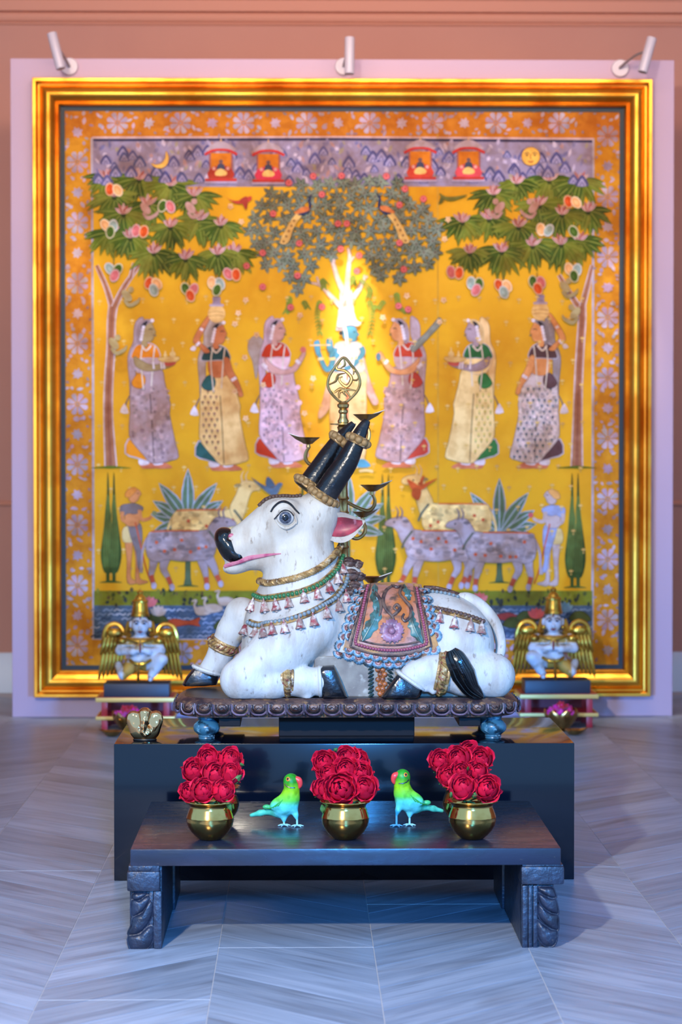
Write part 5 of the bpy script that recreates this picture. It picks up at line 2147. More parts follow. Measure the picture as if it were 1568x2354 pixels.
scallops([(832, 1352), (822, 1380), (812, 1412), (801, 1445), (788, 1478), (778, 1494)], 7, 1, .98)
scallops([(770, 1496), (800, 1502), (840, 1513), (880, 1521), (915, 1521), (955, 1514), (985, 1502), (1010, 1486)], 11, 1, 1.02)
scallops([(972, 1354), (979, 1380), (987, 1410), (996, 1440), (1008, 1472)], 6, -1, .98)
scallops([(838, 1358), (828, 1395), (815, 1435), (802, 1472)], 6, 1, .8, .008)
scallops([(796, 1488), (840, 1500), (880, 1508), (920, 1508), (960, 1500), (992, 1488)], 10, 1, .85, .008)
scallops([(966, 1358), (973, 1390), (982, 1425), (992, 1462)], 6, -1, .8, .008)


# leg rings
def leg_ring(c, axis, r, w):
    c = np.array(c)
    ax = np.array(axis) / np.linalg.norm(axis)
    g = MB()
    for s_ in (-1, 1):
        g.tube(ring_pts(c + ax * w * s_, ax, r * .96, 28), px(4.2), 6, closed=True)
    g.tube(ring_pts(c, ax, r * .90, 28), w * .9, 8, closed=True)
    gp = g.build('leg_ring', m_gilt, bull)
    b = MB()
    n = 18
    A, B2 = ring_pts(c - ax * w * .8, ax, r * 1.02, n), ring_pts(c + ax * w * .8, ax, r * 1.02, n, .34)
    M_ = ring_pts(c, ax, r * 1.12, n, .17)
    for k in range(n):
        b.tube([A[k], M_[k], B2[k]], [px(2.5), px(4.6), px(2.5)], 6)
    b.build('twisted_band', m_gilt2, gp)


m_gilt2 = mat('red_gold_band_paint', (158, 122, 66), (130, 62, 56), 40, 0.45, 0.6, rough=0.35, spec=0.6, metal=0.15, c3=(206, 190, 150), scale3=70, lo3=0.58, hi3=0.7)
leg_ring(P(660, 1563, -.150), (1, 0, 0), px(33.5), px(12))
leg_ring(P(1017, 1547, -.146), (1, 0, -.18), px(45), px(12))
leg_ring(P(513, 1483, .119), P(500, 1520, .125) - P(532, 1450, .112), px(33), px(10))

# tail and tuft
b = MB()
tq = catmull([P(1045, 1385, .0), P(1075, 1378, -.005), P(1108, 1396, -.012), P(1138, 1432, -.02), P(1150, 1470, -.03), P(1150, 1500, -.045), P(1138, 1522, -.06)], 6)
b.tube(tq, [px(q) for q in np.interp(np.linspace(0, 1, len(tq)), [0, .2, .6, 1], [18, 16, 13, 11])], 16)
b.build('tail', m_white_b, bull)
b = MB()
cen = catmull([P(1038, 1496, -.196), P(1050, 1520, -.206), P(1066, 1552, -.208), P(1084, 1584, -.198), P(1111, 1604, -.182)], 6)
n = len(cen)
tt = np.linspace(0, 1, n)
wd = np.interp(tt, [0, .15, .5, .85, 1], [10, 19, 24, 15, 2])
tan = np.gradient(cen, axis=0)
tan /= np.linalg.norm(tan, axis=1)[:, None]
side = np.cross(tan, (0, 1, 0))
for k in range(13):
    o = (k - 6) / 6
    q = cen + side * (o * wd * S)[:, None] + np.array((0, 1, 0)) * (.012 * o * o + .002 * (k % 2))
    b.tube(q, [px(w_) for w_ in np.interp(tt, [0, .2, .7, 1], [2.5, 4.2, 4.0, 1])], 6)
for k in range(5):
    o = (k - 2) / 2.4
    q = cen + side * (o * wd * S)[:, None] + np.array((0, .008, 0))
    b.tube(q, [px(w_) for w_ in np.interp(tt, [0, .2, .7, 1], [4, 8, 7, 1])], 6)
b.build('tail_tuft', m_muzz, bull)

# ================================================================== carved bench
m_bench = mat('black_painted_wood', (30, 38, 58), (20, 26, 42), 9, 0.4, 0.65, rough=0.24, rough2=0.34, spec=0.5, c3=(70, 66, 66), scale3=70, lo3=0.70, hi3=0.76, bump=0.035, bscale=40, stretch=(1, 3, 3))
m_bleg = mat('worn_black_carving', (34, 42, 60), (22, 26, 40), 24, 0.42, 0.65, rough=0.38, spec=0.5, c3=(78, 74, 74), scale3=60, lo3=0.66, hi3=0.74, bump=0.35, bscale=70)
DBF, DBB = 5.385, 6.134
ZT = at(795, 1951, DBF)[2]
ZU = at(795, 1990, DBF)[2]
TX0, TX1 = at(299.5, 1970, DBF)[0], at(1289.5, 1970, DBF)[0]
bench = thing('carved_bench', 'low black wooden bench with carved leaf legs, in front of the black box', 'bench', ((TX0 + TX1) / 2, (DBF + DBB) / 2, 0))
b = MB()
b.box((TX0, DBF, ZU), (TX1, DBB, ZT), bev=.003)
b.build('bench_top', m_bench, bench)


def bench_leg(uo, ui, cap, s, strips, lobes, org):
    """uo outer, ui inner pixel edge of the front face; s = -1 left leg, +1 right leg"""
    xo, xi = at(uo, 2100, DBF)[0], at(ui, 2100, DBF)[0]
    b = MB()
    b.box((min(xo + s * -.004, xi), DBF + .016, 0), (max(xo + s * -.004, xi), DBF + .47, ZU + .001), bev=.004)
    leg = b.build('leg', m_bleg, bench)
    b = MB()
    xr = xi - s * .006
    b.box((min(xr, xo), DBF + .468, 0), (max(xr, xo), DBB - .03, ZU + .001), bev=.003)
    b.build('leg_board', m_bleg, leg)
    b = MB()
    c0, c1 = at(cap[0], 2020, DBF)[0], at(cap[1], 2020, DBF)[0]
    b.box((c0, DBF - .004, at(0, cap[3], DBF)[2]), (c1, DBF + .09, at(0, cap[2], DBF)[2]), bev=.005)
    b.box((c0 + .003, DBF + .002, at(0, cap[2], DBF)[2] - .001), (c1 - .002, DBF + .09, ZU + .0005), bev=.002)
    b.build('leg_cap', m_bleg, leg)
    # upright strips and overlapping carved leaf lobes on the front
    for k, (p0, p1) in enumerate(strips):
        b = MB()
        b.box(at(p0, 2181, DBF) * (1, 0, 1) + np.array((0, DBF + .001 + .003 * (k % 2), 0)), at(p1, cap[3] - 1, DBF) * (1, 0, 1) + np.array((0, DBF + .02, 0)), bev=.002)
        b.build('leaf_stem', m_bleg, leg)
    for k, o in enumerate(lobes):
        q = catmull(np.array(o) * .3508 + np.array(org), 3, True)
        q = np.array([at(u, min(v, 2184), DBF) for u, v in q])
        q[:, 1] = DBF + .012 - .0016 * k
        c = q.mean(0)
        b = MB()
        n = len(q)
        vs, f = [q + np.array((0, .03, 0))], []
        lay = ((1.0, .0), (.93, -.006), (.72, -.0105), (.40, -.0125), (.02, -.013))
        for sc_, dy in lay:
            w_ = c + (q - c) * sc_
            w_[:, 1] = q[:, 1] + dy
            vs.append(w_)
        for r_ in range(len(vs) - 1):
            f += [(r_ * n + a, r_ * n + (a + 1) % n, (r_ + 1) * n + (a + 1) % n, (r_ + 1) * n + a) for a in range(n)]
        f += [tuple(range(n - 1, -1, -1)), tuple((len(vs) - 1) * n + a for a in range(n))]
        b.add(np.concatenate(vs), f)
        b.tube(q + np.array((0, -.003, 0)), .0026, 6, closed=True)
        b.build('leaf_lobe', m_bleg, leg)
    b = MB()
    x0_, x1_ = sorted((at(uo + s * -6, 2100, DBF)[0], at(ui, 2100, DBF)[0]))
    b.box((x0_, DBF + .014, .0005), (x1_, DBF + .03, at(0, cap[3] - 1, DBF)[2]), bev=.002)
    b.build('leaf_ground', m_bleg, leg)
    return leg


bench_leg(293, 372, (292, 368, 2004, 2050), -1, ((353, 371), (343, 352)),
          (((150, 1095), (165, 1065), (250, 1065), (235, 1090), (200, 1110), (160, 1112)),
           ((150, 1112), (200, 1115), (245, 1085), (275, 1090), (262, 1130), (225, 1185), (165, 1222), (145, 1200)),
           ((160, 1225), (225, 1190), (268, 1115), (290, 1120), (292, 1180), (270, 1250), (215, 1320), (150, 1350), (125, 1330), (145, 1280)),
           ((128, 1350), (200, 1335), (260, 1285), (292, 1290), (290, 1380), (240, 1438), (160, 1440), (132, 1420))), (250, 1680))
bench_leg(1279, 1200, (1198, 1297, 1995, 2037), 1, ((1201, 1214), (1215, 1224), (1226, 1236)),
          (((1305, 1028), (1395, 1028), (1415, 1060), (1425, 1095), (1385, 1095), (1345, 1075), (1320, 1055)),
           ((1303, 1065), (1345, 1085), (1395, 1105), (1420, 1105), (1432, 1150), (1437, 1205), (1390, 1195), (1340, 1160), (1312, 1120)),
           ((1303, 1130), (1335, 1165), (1390, 1200), (1432, 1210), (1438, 1260), (1435, 1310), (1390, 1300), (1330, 1250), (1303, 1200)),
           ((1295, 1240), (1330, 1265), (1390, 1305), (1428, 1315), (1425, 1380), (1400, 1415), (1355, 1415), (1310, 1370), (1292, 1300))), (780, 1680))

# ================================================================== brass pots and roses
m_brass = mat('polished_brass', (206, 166, 96), (176, 132, 66), 20, 0.45, 0.7, rough=0.13, rough2=0.22, metal=1.0)
PU = 5.52 / FPX
prof = [(0.1, 1.0), (22, 0), (25, .6), (28, 3), (36, 10), (45, 20), (52, 32), (55, 44), (54.6, 50), (55, 51), (54.4, 52), (52, 61), (48.5, 70), (47, 75), (47.5, 79), (51, 83), (57, 86.5), (59, 88), (58.4, 89.4),
        (55, 88), (48, 83), (45.5, 79), (45.4, 75), (47, 70), (50.5, 61), (53, 48), (50, 33), (42, 20), (30, 10), (0.1, 6)]
pb = MB()
pb.lathe([(r * PU, z * PU) for r, z in prof], n=48)
pot_me = pb.mesh('pot_body', m_brass)
ZTOP = ZT + .0003
POTS = {}
for key, u, D, lab in (('fl', 483, 5.52, 'small round brass pot, front one at the left end of the bench'),
                       ('fm', 794, 5.52, 'small round brass pot, front one in the middle of the bench'),
                       ('fr', 1086, 5.52, 'small round brass pot, front one at the right end of the bench'),
                       ('bl', 483, 5.765, 'small round brass pot hidden behind the front left pot'),
                       ('bm', 794, 5.765, 'small round brass pot hidden behind the front middle pot'),
                       ('br', 1086, 5.765, 'small round brass pot half hidden behind the front right pot')):
    x = at(u, 1900, 5.52)[0] + (.006 if key in ('bl',) else 0)
    o = link_mesh('brass_pot', pot_me, loc=(x, D, ZTOP))
    o['label'] = lab
    o['category'] = 'pot'
    o['group'] = 'brass pots of roses on the bench'
    POTS[key] = np.array((x, D, ZTOP))

m_rose = mat('red_rose_petal', (214, 22, 56), (180, 12, 42), 40, 0.42, 0.68, rough=0.6, spec=0.2, rnd=0.16)
m_leafg = mat('rose_leaf_green', (70, 122, 66), (44, 92, 44), 60, 0.4, 0.6, rough=0.45)


def petal(R, rho, top, w, curl, wave, seed, nt=8, ns=9):
    """one cupped petal on a shell of radius rho * R that closes towards the top angle"""
    r = random.Random(seed)
    ph = r.random() * 6.28
    G = []
    for i in range(nt):
        t = i / (nt - 1)
        row = []
        for j in range(ns):
            s = j / (ns - 1) * 2 - 1
            th = R_(158 + (top + 26 * s * s * t - 158) * t + wave * math.sin(5 * s + ph) * t * t)
            wd = R_(w) * min(1.0, .35 + 1.1 * t) * (1 - .38 * (max(t - .55, 0) / .45) ** 2)
            rim = max(t - .78, 0) / .22
            q = rho * (1 + curl * rim ** 1.5 * (1 + .25 * math.sin(4 * s + ph * 2)) + .018 * rim * math.sin(9 * s + ph))
            f = s * wd / max(math.sin(th), .35)
            row.append((R * q * math.sin(th) * math.cos(f), R * q * math.sin(th) * math.sin(f), R * (q * math.cos(th) + (.9 - rho) * .22 - curl * .35 * rim)))
        G.append(row)
    G = np.array(G)
    c = np.array((0, 0, 0.0))
    nrm = c - G
    nrm = nrm / (np.linalg.norm(nrm, axis=2, keepdims=True) + 1e-9)
    mb = MB()
    mb.grid(G, thick=nrm * R * .03)
    return mb.mesh('petal', m_rose)


RR = .0300
PET = {'bud': [petal(RR, .26, 16, 62, .05, 3, 1), petal(RR, .38, 22, 60, .08, 4, 2)],
       'mid': [petal(RR, .54, 33, 56, .06, 4, 3), petal(RR, .70, 43, 52, .08, 4, 4)],
       'out': [petal(RR, .86, 56, 48, .10, 4, 5), petal(RR, .98, 70, 46, .13, 5, 6)]}
cb = MB()
cb.lathe([(.002, -.036), (.0045, -.033), (.009, -.029), (.010, -.025), (.001, -.022)], n=12)
for k in range(5):
    a_ = k * 1.2566
    c, d = math.cos(a_), math.sin(a_)
    sp = [(0.008, -.028), (.016, -.026), (.025, -.024)]
    cb.tube([(r * c, r * d, z) for r, z in sp], [.003, .0035, .0004], 5, flat=.3)
calyx_me = cb.mesh('calyx', m_leafg)
ROSE_N = [0]


def rose(u, v, D, pot, sc, lab, leaf=None, tilt=None, az=None, group='red roses in the brass pots'):
    r = random.Random(int(u * 7 + v))
    c = at(u, v, D)
    t = thing('red_rose', lab, 'rose', c, group=group)
    KIDS.setdefault(t.name, [])
    tl = R_(tilt if tilt is not None else r.uniform(38, 60))
    a0 = R_(az if az is not None else r.uniform(-35, 35))
    M = Matrix.Rotation(a0, 3, 'Z') @ Matrix.Rotation(tl, 3, 'X')    # leans towards the camera side
    lift = M @ Vector((0, 0, 0))

    def put(name, me, k, s=sc, dz=0.0):
        o = link_mesh(name, me, t)
        o.matrix_local = Matrix.Translation(lift) @ (M @ Matrix.Rotation(k, 3, 'Z')).to_4x4() @ Matrix.Translation((0, 0, dz)) @ Matrix.Scale(s, 4)
        return o
    k = r.random() * 6
    for key, idx, n_ in (('bud', 0, 2), ('bud', 1, 3), ('mid', 0, 4), ('mid', 1, 4), ('out', 0, 4), ('out', 1, 4)):
        for i in range(n_):
            put('petal', PET[key][idx], k, sc * r.uniform(.96, 1.04))
            k += 2 * math.pi / n_ * r.uniform(.9, 1.1)
        k += .7
    put('calyx', calyx_me, k)
    p = POTS[pot]
    b0 = np.array(c) + np.array(lift) + np.array(M @ Vector((0, 0, -.033 * sc)))
    dirv = np.array(M @ Vector((0, 0, -1)))
    e = p + np.array((r.uniform(-.012, .012), r.uniform(-.012, .012), .02))
    mid_ = p + np.array((r.uniform(-.02, .02), r.uniform(-.02, .02), .075))
    b = MB()
    b.tube(catmull([b0, b0 * .7 + mid_ * .3 + dirv * .004, mid_, e], 4), .0019, 6)
    b.build('stem', m_leafg, t, off=c)
    for lf in (leaf or []):
        p0, p1, w = at(lf[0], lf[1], D - .012), at(lf[2], lf[3], D - .018), lf[4] * S
        d = p1 - p0
        L_ = np.linalg.norm(d)
        d /= L_
        sd = np.cross(d, (0, 1, 0))
        b = MB()
        G = np.array([[p0 + d * L_ * t_ + sd * s_ * w * math.sin(math.pi * (.08 + .9 * t_)) + np.array((0, -.003 * math.sin(math.pi * t_) + .004 * abs(s_), 0)) for s_ in (-1, -.4, 0, .4, 1)] for t_ in np.linspace(0, 1, 7)])
        b.grid(G, thick=np.array((0, .0006, 0)))
        b.build('leaf', m_leafg, t, off=c)


F_, B_ = 5.515, 5.755
for args in (
        (447, 1770, B_, 'bl', 1.06, 'red rose at the far left of the back left bunch, petals opened flat'),
        (478, 1743, B_ + .01, 'bl', 1.06, 'topmost wide red rose in the back left bunch'),
        (529, 1744, B_ + .01, 'bl', 1.10, 'ruffled red rose at the top right of the back left bunch', [(548, 1756, 562, 1760, 4)]),
        (494, 1778, B_ - .03, 'bl', 1.06, 'red rose low in the middle of the back left bunch'),
        (530, 1775, B_ - .02, 'bl', 1.04, 'dark cupped red rose at the right of the back left bunch', [(527, 1803, 556, 1782, 8)]),
        (467, 1815, F_ - .015, 'fl', 1.04, 'large round red rose in the front left brass pot'),
        (514, 1817, F_ - .008, 'fl', .98, 'red rose at the right side of the front left brass pot', [(520, 1838, 533, 1866, 5)]),
        (434, 1820, F_, 'fl', .84, 'small red rose at the left side of the front left brass pot'),
        (745, 1752, B_, 'bm', 1.06, 'red rose at the upper left of the back middle bunch'),
        (795, 1742, B_ + .01, 'bm', 1.08, 'topmost red rose of the back middle bunch', [(768, 1728, 776, 1720, 5)]),
        (824, 1748, B_ + .015, 'bm', .92, 'dark red rose at the upper right of the back middle bunch'),
        (755, 1777, B_ - .02, 'bm', .98, 'red rose at the lower left of the back middle bunch'),
        (795, 1768, B_ - .035, 'bm', 1.06, 'wide red rose in the centre of the back middle bunch'),
        (830, 1777, B_ - .03, 'bm', 1.00, 'red rose at the lower right of the back middle bunch'),
        (783, 1812, F_ - .02, 'fm', 1.36, 'very large open red rose facing forward in the front middle pot', None, 72, -8),
        (836, 1810, F_ - .005, 'fm', 1.08, 'red rose at the right side of the front middle pot'),
        (745, 1812, F_ + .012, 'fm', .92, 'dark red rose half hidden at the left of the front middle pot', [(741, 1850, 742, 1870, 5)]),
        (1013, 1748, B_, 'br', 1.02, 'drooping red rose at the far left of the back right bunch'),
        (1052, 1743, B_ - .01, 'br', 1.14, 'broad red rose at the upper left of the back right bunch', [(1018, 1778, 1030, 1800, 5)]),
        (1103, 1744, B_, 'br', 1.08, 'round red rose at the upper right of the back right bunch'),
        (1078, 1728, B_ + .03, 'br', .96, 'red rose peeping over the top of the back right bunch'),
        (1030, 1782, B_ - .03, 'br', .94, 'red rose at the lower left of the back right bunch'),
        (1060, 1773, B_ - .04, 'br', .92, 'dark red rose squeezed in the middle of the back right bunch', [(1075, 1772, 1077, 1762, 3)]),
        (1098, 1772, B_ - .03, 'br', .96, 'red rose low at the right of the back right bunch'),
        (1064, 1808, F_ - .012, 'fr', 1.10, 'cupped red rose at the left of the front right brass pot', [(1058, 1836, 1060, 1822, 5), (1036, 1834, 1041, 1816, 4)]),
        (1119, 1811, F_ - .012, 'fr', 1.14, 'fully open red rose at the right of the front right brass pot', [(1088, 1836, 1094, 1822, 6)], 62, 10)):
    rose(*args)

# ================================================================== parrots
m_par = mat('parrot_paint', None, (206, 214, 206), 60, 0.48, 0.66, rough=0.42, spec=0.4, attr='Col', bump=0.08, bscale=110)
m_beak = mat('coral_beak_paint', (226, 66, 66), rough=0.3)
m_claw = mat('pale_blue_claw_paint', (150, 206, 216), rough=0.4)
m_eyer = mat('orange_eye_ring', (226, 130, 40), rough=0.35)
m_blk = mat('black_detail_paint', (14, 14, 14), rough=0.3)
DP = 5.72
PS = DP / FPX


def parrot(mir, dv, lab):
    def Q(u, v, y=0.0):
        return at((1594.6 - u) if mir else u, v + dv, DP + y)
    c = Q(664, 1899)
    c[2] = ZTOP
    t = thing('painted_parrot', lab, 'parrot', c, group='two painted parrots on the bench')
    So = Solid()
    r = lambda q: q * PS
    So.ell(Q(669, 1794, -.014), (r(16.5), r(15), r(16)), 0)
    So.path([Q(670, 1800, -.014), Q(671, 1815, -.012), Q(667, 1834, -.006), Q(655, 1852, 0), Q(640, 1861, .008), Q(622, 1864, .014)], [r(14.5), r(15), r(20), r(22), r(17), r(9)], .012)
    So.path([Q(624, 1864, .012), Q(598, 1869, .020), Q(578, 1874, .026)], [r(8), r(6.5), r(4.5)], .006)
    So.path([Q(655, 1860, -.002), Q(653, 1880, -.002), Q(653, 1890, -.002)], [r(11), r(5), r(2.6)], .008)
    So.path([Q(674, 1855, -.010), Q(680, 1873, -.012), Q(683, 1885, -.012)], [r(12), r(5), r(2.6)], .008)
    So.ell(Q(639, 1846, -.010), (r(22), r(9), r(13)), .006, Matrix.Rotation(R_(-36 if not mir else 36), 4, 'Y'))
    So.ell(Q(613, 1855, .004), (r(10), r(6), r(6)), .006)
    ref = [Q(669, 1794)[2], Q(669, 1816)[2], Q(669, 1838)[2], Q(669, 1852)[2], Q(669, 1900)[2]]
    xa = Q(660, 1850)[0]
    sg = -1 if mir else 1

    def cf(V):
        zz = V[:, 2]
        g = np.array([lin((36, 150, 34)), lin((150, 214, 26)), lin((96, 206, 70)), lin((84, 204, 196)), lin((120, 214, 222))])
        out = np.stack([np.interp(-zz, [-q for q in ref], g[:, k]) for k in range(3)], 1)
        back = np.clip(((xa - V[:, 0]) * sg - .010 + (V[:, 1] - DP) * 1.2) / .02, 0, 1)[:, None] * np.clip((Q(0, 1874)[2] + .012 - 0 * zz + (zz - Q(0, 1874)[2]) * 2) / .02, 0, 1)[:, None]
        bk = np.array(lin((60, 176, 70)))
        tealb = np.array(lin((74, 190, 150)))
        mixb = np.where((zz < Q(0, 1862)[2])[:, None], tealb, bk)
        return out * (1 - back * .8) + mixb * back * .8
    lo = np.minimum(Q(560, 1905, -.04), Q(700, 1770, .05)) - .004
    hi = np.maximum(Q(560, 1905, -.04), Q(700, 1770, .06)) + .004
    So.build('body', m_par, lo, hi, .0021, t, colfn=cf)
    b = MB()
    q = catmull([Q(676, 1791, -.018), Q(686, 1793, -.020), Q(690, 1803, -.020), Q(687, 1813, -.020)], 4)
    b.tube(q, [r(w) for w in np.interp(np.linspace(0, 1, len(q)), [0, .4, .8, 1], [7, 8, 5, 1])], 10)
    b.tube([Q(680, 1802, -.020), Q(682, 1809, -.020)], [r(5), r(2.5)], 8)
    b.build('beak', m_beak, t)
    b = MB()
    ep = So.hit([(1594.6 - 662) if mir else 662], [1791 + dv], DP - .1)[0]
    en_ = So.normal(ep[None])[0]
    MM = Vector((0, 0, 1)).rotation_difference(Vector(en_)).to_matrix().to_4x4()
    b.ball(ep, (r(4.6), r(5.4), r(1.2)), 14, 8, M=MM)
    eye = b.build('eye', m_eyer, t)
    b = MB()
    b.ball(ep + en_ * r(.9), (r(2.8), r(3.2), r(1)), 10, 6, M=MM)
    b.build('pupil', m_blk, eye)
    b = MB()
    uv = [(655, 1802), (660, 1808), (668, 1811), (678, 1811)]
    b.tube(So.hit([(1594.6 - x) if mir else x for x, _ in uv], [y + dv for _, y in uv], DP - .1), r(1.5), 6)
    b.build('neck_ring', m_blk, t)
    for x0, y0, yy in ((653, 1890, -.002), (683, 1885, -.012)):
        b = MB()
        fz = c.copy()
        p = Q(x0, y0 + 6, yy)
        p[2] = ZTOP + .0032
        b.tube([Q(x0, y0 - 4, yy), p], r(2.4), 6)
        for dx, dy in ((-14, -.004), (-6, -.016), (9, -.014), (15, .0), (2, .012)):
            e = p + np.array((dx * PS * (-1 if mir else 1), dy, -.0016))
            m_ = (p + e) / 2 + np.array((0, 0, .001))
            b.tube([p, m_, e], [r(2.2), r(2.0), r(1.0)], 6)
        b.build('foot', m_claw, t)
    # wing lines
    for k in range(4):
        b = MB()
        uv = [(650 - k * 5, 1838 + k * 4), (640 - k * 6, 1852 + k * 2), (622 - k * 3, 1862 - k * 1)]
        h = So.hit([(1594.6 - x) if mir else x for x, _ in uv], [y + dv for _, y in uv], DP - .1)
        b.tube(h, [r(.8), r(1.5), r(.6)], 6)
        b.build('wing_feather', mat('parrot_wing_green', (50, 160, 70), rough=0.42), t)


parrot(False, 0, 'green and turquoise painted parrot facing right, between the left and middle pots')
parrot(True, -10, 'green and turquoise painted parrot facing left, between the middle and right pots')

# ================================================================== golden elephant head
m_rgold = mat('polished_rose_gold', (230, 176, 120), rough=0.07, metal=1.0)
DG = 6.325
GS = DG / FPX
g = lambda u, v, y=0.0: at(u, v, DG + y)
eg = thing('elephant_head_figurine', 'small shiny gold elephant head figurine on the left end of the black box', 'figurine', g(333, 1700) * (1, 1, 0) + np.array((0, 0, ZB)))
So = Solid()
r = lambda q: q * GS
So.ell(g(333, 1674, .004), (r(36), r(17), r(33)), 0)
So.ell(g(309, 1656, .004), (r(18), r(11), r(23)), .008, Matrix.Rotation(R_(-14), 4, 'Y'))
So.ell(g(357, 1656, .004), (r(18), r(11), r(23)), .008, Matrix.Rotation(R_(14), 4, 'Y'))
So.ell(g(333, 1640, .002), (r(15), r(14), r(14)), .008)
So.ell(g(307, 1655, -.019), (r(12), r(10), r(17)), .005, Matrix.Rotation(R_(-14), 4, 'Y'), True)
So.ell(g(359, 1655, -.019), (r(12), r(10), r(17)), .005, Matrix.Rotation(R_(14), 4, 'Y'), True)
So.ell(g(333, 1676, -.027), (r(25), r(15), r(19)), .004, None, True)
So.path([g(333, 1640, -.012), g(332, 1656, -.018), g(330, 1670, -.019), g(329, 1682, -.018), g(334, 1689, -.018), g(341, 1685, -.018), g(340, 1677, -.018), g(335, 1677, -.018)], [r(14), r(10), r(8), r(6.5), r(5.6), r(5), r(4.2), r(3.2)], .004)
So.floor(ZB)
So.build('head', m_rgold, g(288, 1712, -.05), g(378, 1615, .05), .0013, eg)
b = MB()
b.lathe([(r(26), 0.0), (r(28), .003), (r(26), .006), (.0005, .007)], c=(g(333, 1700)[0], DG + .002, ZB), n=28, sy=.55)
b.build('foot_rim', m_blk, eg)

# ================================================================== branched brass oil lamp behind the bull
m_obrass = mat('old_brass', (206, 172, 112), (160, 128, 78), 24, 0.42, 0.66, rough=0.28, rough2=0.42, metal=1.0)
m_wick = mat('white_cotton_wick', (226, 226, 226), rough=0.8)
DL = 6.78
LS = DL / FPX
l_ = lambda u, v, y=0.0: at(u, v, DL + y)
ol = thing('branched_oil_lamp', 'tall brass oil lamp with branching bowls and leaf finial, standing behind the bull', 'oil lamp', (l_(789, 1300)[0], DL, ZB))
b = MB()
zb = lambda v: at(789, v, DL)[2] - ZB
pr = [(.072, 0), (.072, .006), (.060, .012), (.040, .018), (.020, .030), (.014, .045)]
pr += [(r_ * LS, zb(v)) for v, r_ in ((1330, 11), (1300, 12), (1296, 15), (1290, 12), (1262, 11), (1258, 14), (1252, 11), (1235, 10.5), (1200, 11), (1182, 12), (1178, 14), (1174, 11), (1150, 11), (1146, 14), (1140, 11), (1120, 10),
                                      (1100, 12), (1096, 14), (1090, 10), (1060, 9), (1050, 13), (1046, 9), (1010, 8), (990, 12), (982, 14), (978, 11), (976, 30), (974, 30), (973, 12), (968, 13), (960, 9), (952, 8), (948, 11), (944, 11), (940, 8), (936, 13), (930, 14), (926, 9), (922, 8))]
b.lathe(pr, c=(l_(789, 1300)[0], DL, ZB), n=28)
b.build('column', m_obrass, ol)
b = MB()
b.tube(catmull([l_(790, 822), l_(772, 842), l_(757, 866), l_(754, 888), l_(765, 908), l_(789, 926), l_(814, 908), l_(827, 886), l_(824, 862), l_(808, 840)], 5, True), 3.2 * LS, 8, closed=True)
fin = b.build('leaf_finial', m_obrass, ol)
for pts, w in (([(778, 836), (774, 848), (794, 853), (808, 870), (798, 888), (784, 880), (780, 870), (788, 866)], 4.5), ([(780, 916), (781, 902), (798, 896), (818, 898)], 4), ([(806, 914), (796, 900), (782, 894), (768, 902), (763, 896)], 3.6),
               ([(757, 884), (772, 876), (778, 862), (794, 858)], 3.6), ([(790, 822), (793, 838), (784, 846)], 3.2), ([(806, 872), (820, 874), (824, 866)], 2.6), ([(812, 862), (814, 852), (810, 846)], 2.8), ([(796, 890), (790, 902), (798, 912)], 3)):
    q = catmull([l_(*p_) for p_ in pts], 5)
    b = MB()
    b.tube(q, [w * LS * k for k in np.interp(np.linspace(0, 1, len(q)), [0, .5, 1], [.5, 1, .35])], 7)
    b.build('scroll', m_obrass, fin)


def lamp_arm(cu, cv, s, path, y, size=1.0):
    """oil bowl at (cu, cv) with its lip towards s, on a curled arm"""
    b = MB()
    q = catmull([l_(u, v, y * t) for (u, v), t in zip(path, np.linspace(1, 0, len(path)))], 5)
    b.tube(q, [k * LS for k in np.interp(np.linspace(0, 1, len(q)), [0, .3, 1], [3.2, 4.6, 4.2])], 8)
    a_ = b.build('arm', m_obrass, ol)
    c = l_(cu, cv, y)
    b = MB()
    R = 27 * LS * size
    n = 28
    rings = [(0.16, -.62), (.36, -.58), (.42, -.50), (.75, -.20), (.98, .0), (1.0, .03), (.94, .02), (.7, -.16), (.3, -.34), (0.02, -.36)]
    vs = []
    for rr, zz in rings:
        for j in range(n):
            an = 2 * math.pi * j / n
            x, y2 = rr * math.cos(an), rr * math.sin(an)
            lip = max(math.cos(an) * s, 0) ** 6 * rr ** 2
            vs.append(c + R * np.array((x + s * lip * .65, y2 * (1 - .35 * lip), zz * .9 + lip * .30 * (1 if zz > -.1 else .4))))
    f = [(i * n + j, i * n + (j + 1) % n, (i + 1) * n + (j + 1) % n, (i + 1) * n + j) for i in range(len(rings) - 1) for j in range(n)]
    b.add(vs, f + [tuple(range(n - 1, -1, -1)), tuple((len(rings) - 1) * n + j for j in range(n))])
    b.lathe([(.001, -.62 * R * .9 - .010), (.007, -.62 * R * .9 - .009), (.005, -.62 * R * .9 - .003), (.006, -.60 * R * .9)], c=c, n=14)
    b.build('oil_bowl', m_obrass, a_)
    b = MB()
    b.tube([c + R * np.array((s * .6, -.05, -.02)), c + R * np.array((s * 1.35, 0, .24)), c + R * np.array((s * 1.72, 0, .40))], [.0018, .0018, .0008], 6)
    b.build('wick', m_wick, a_)


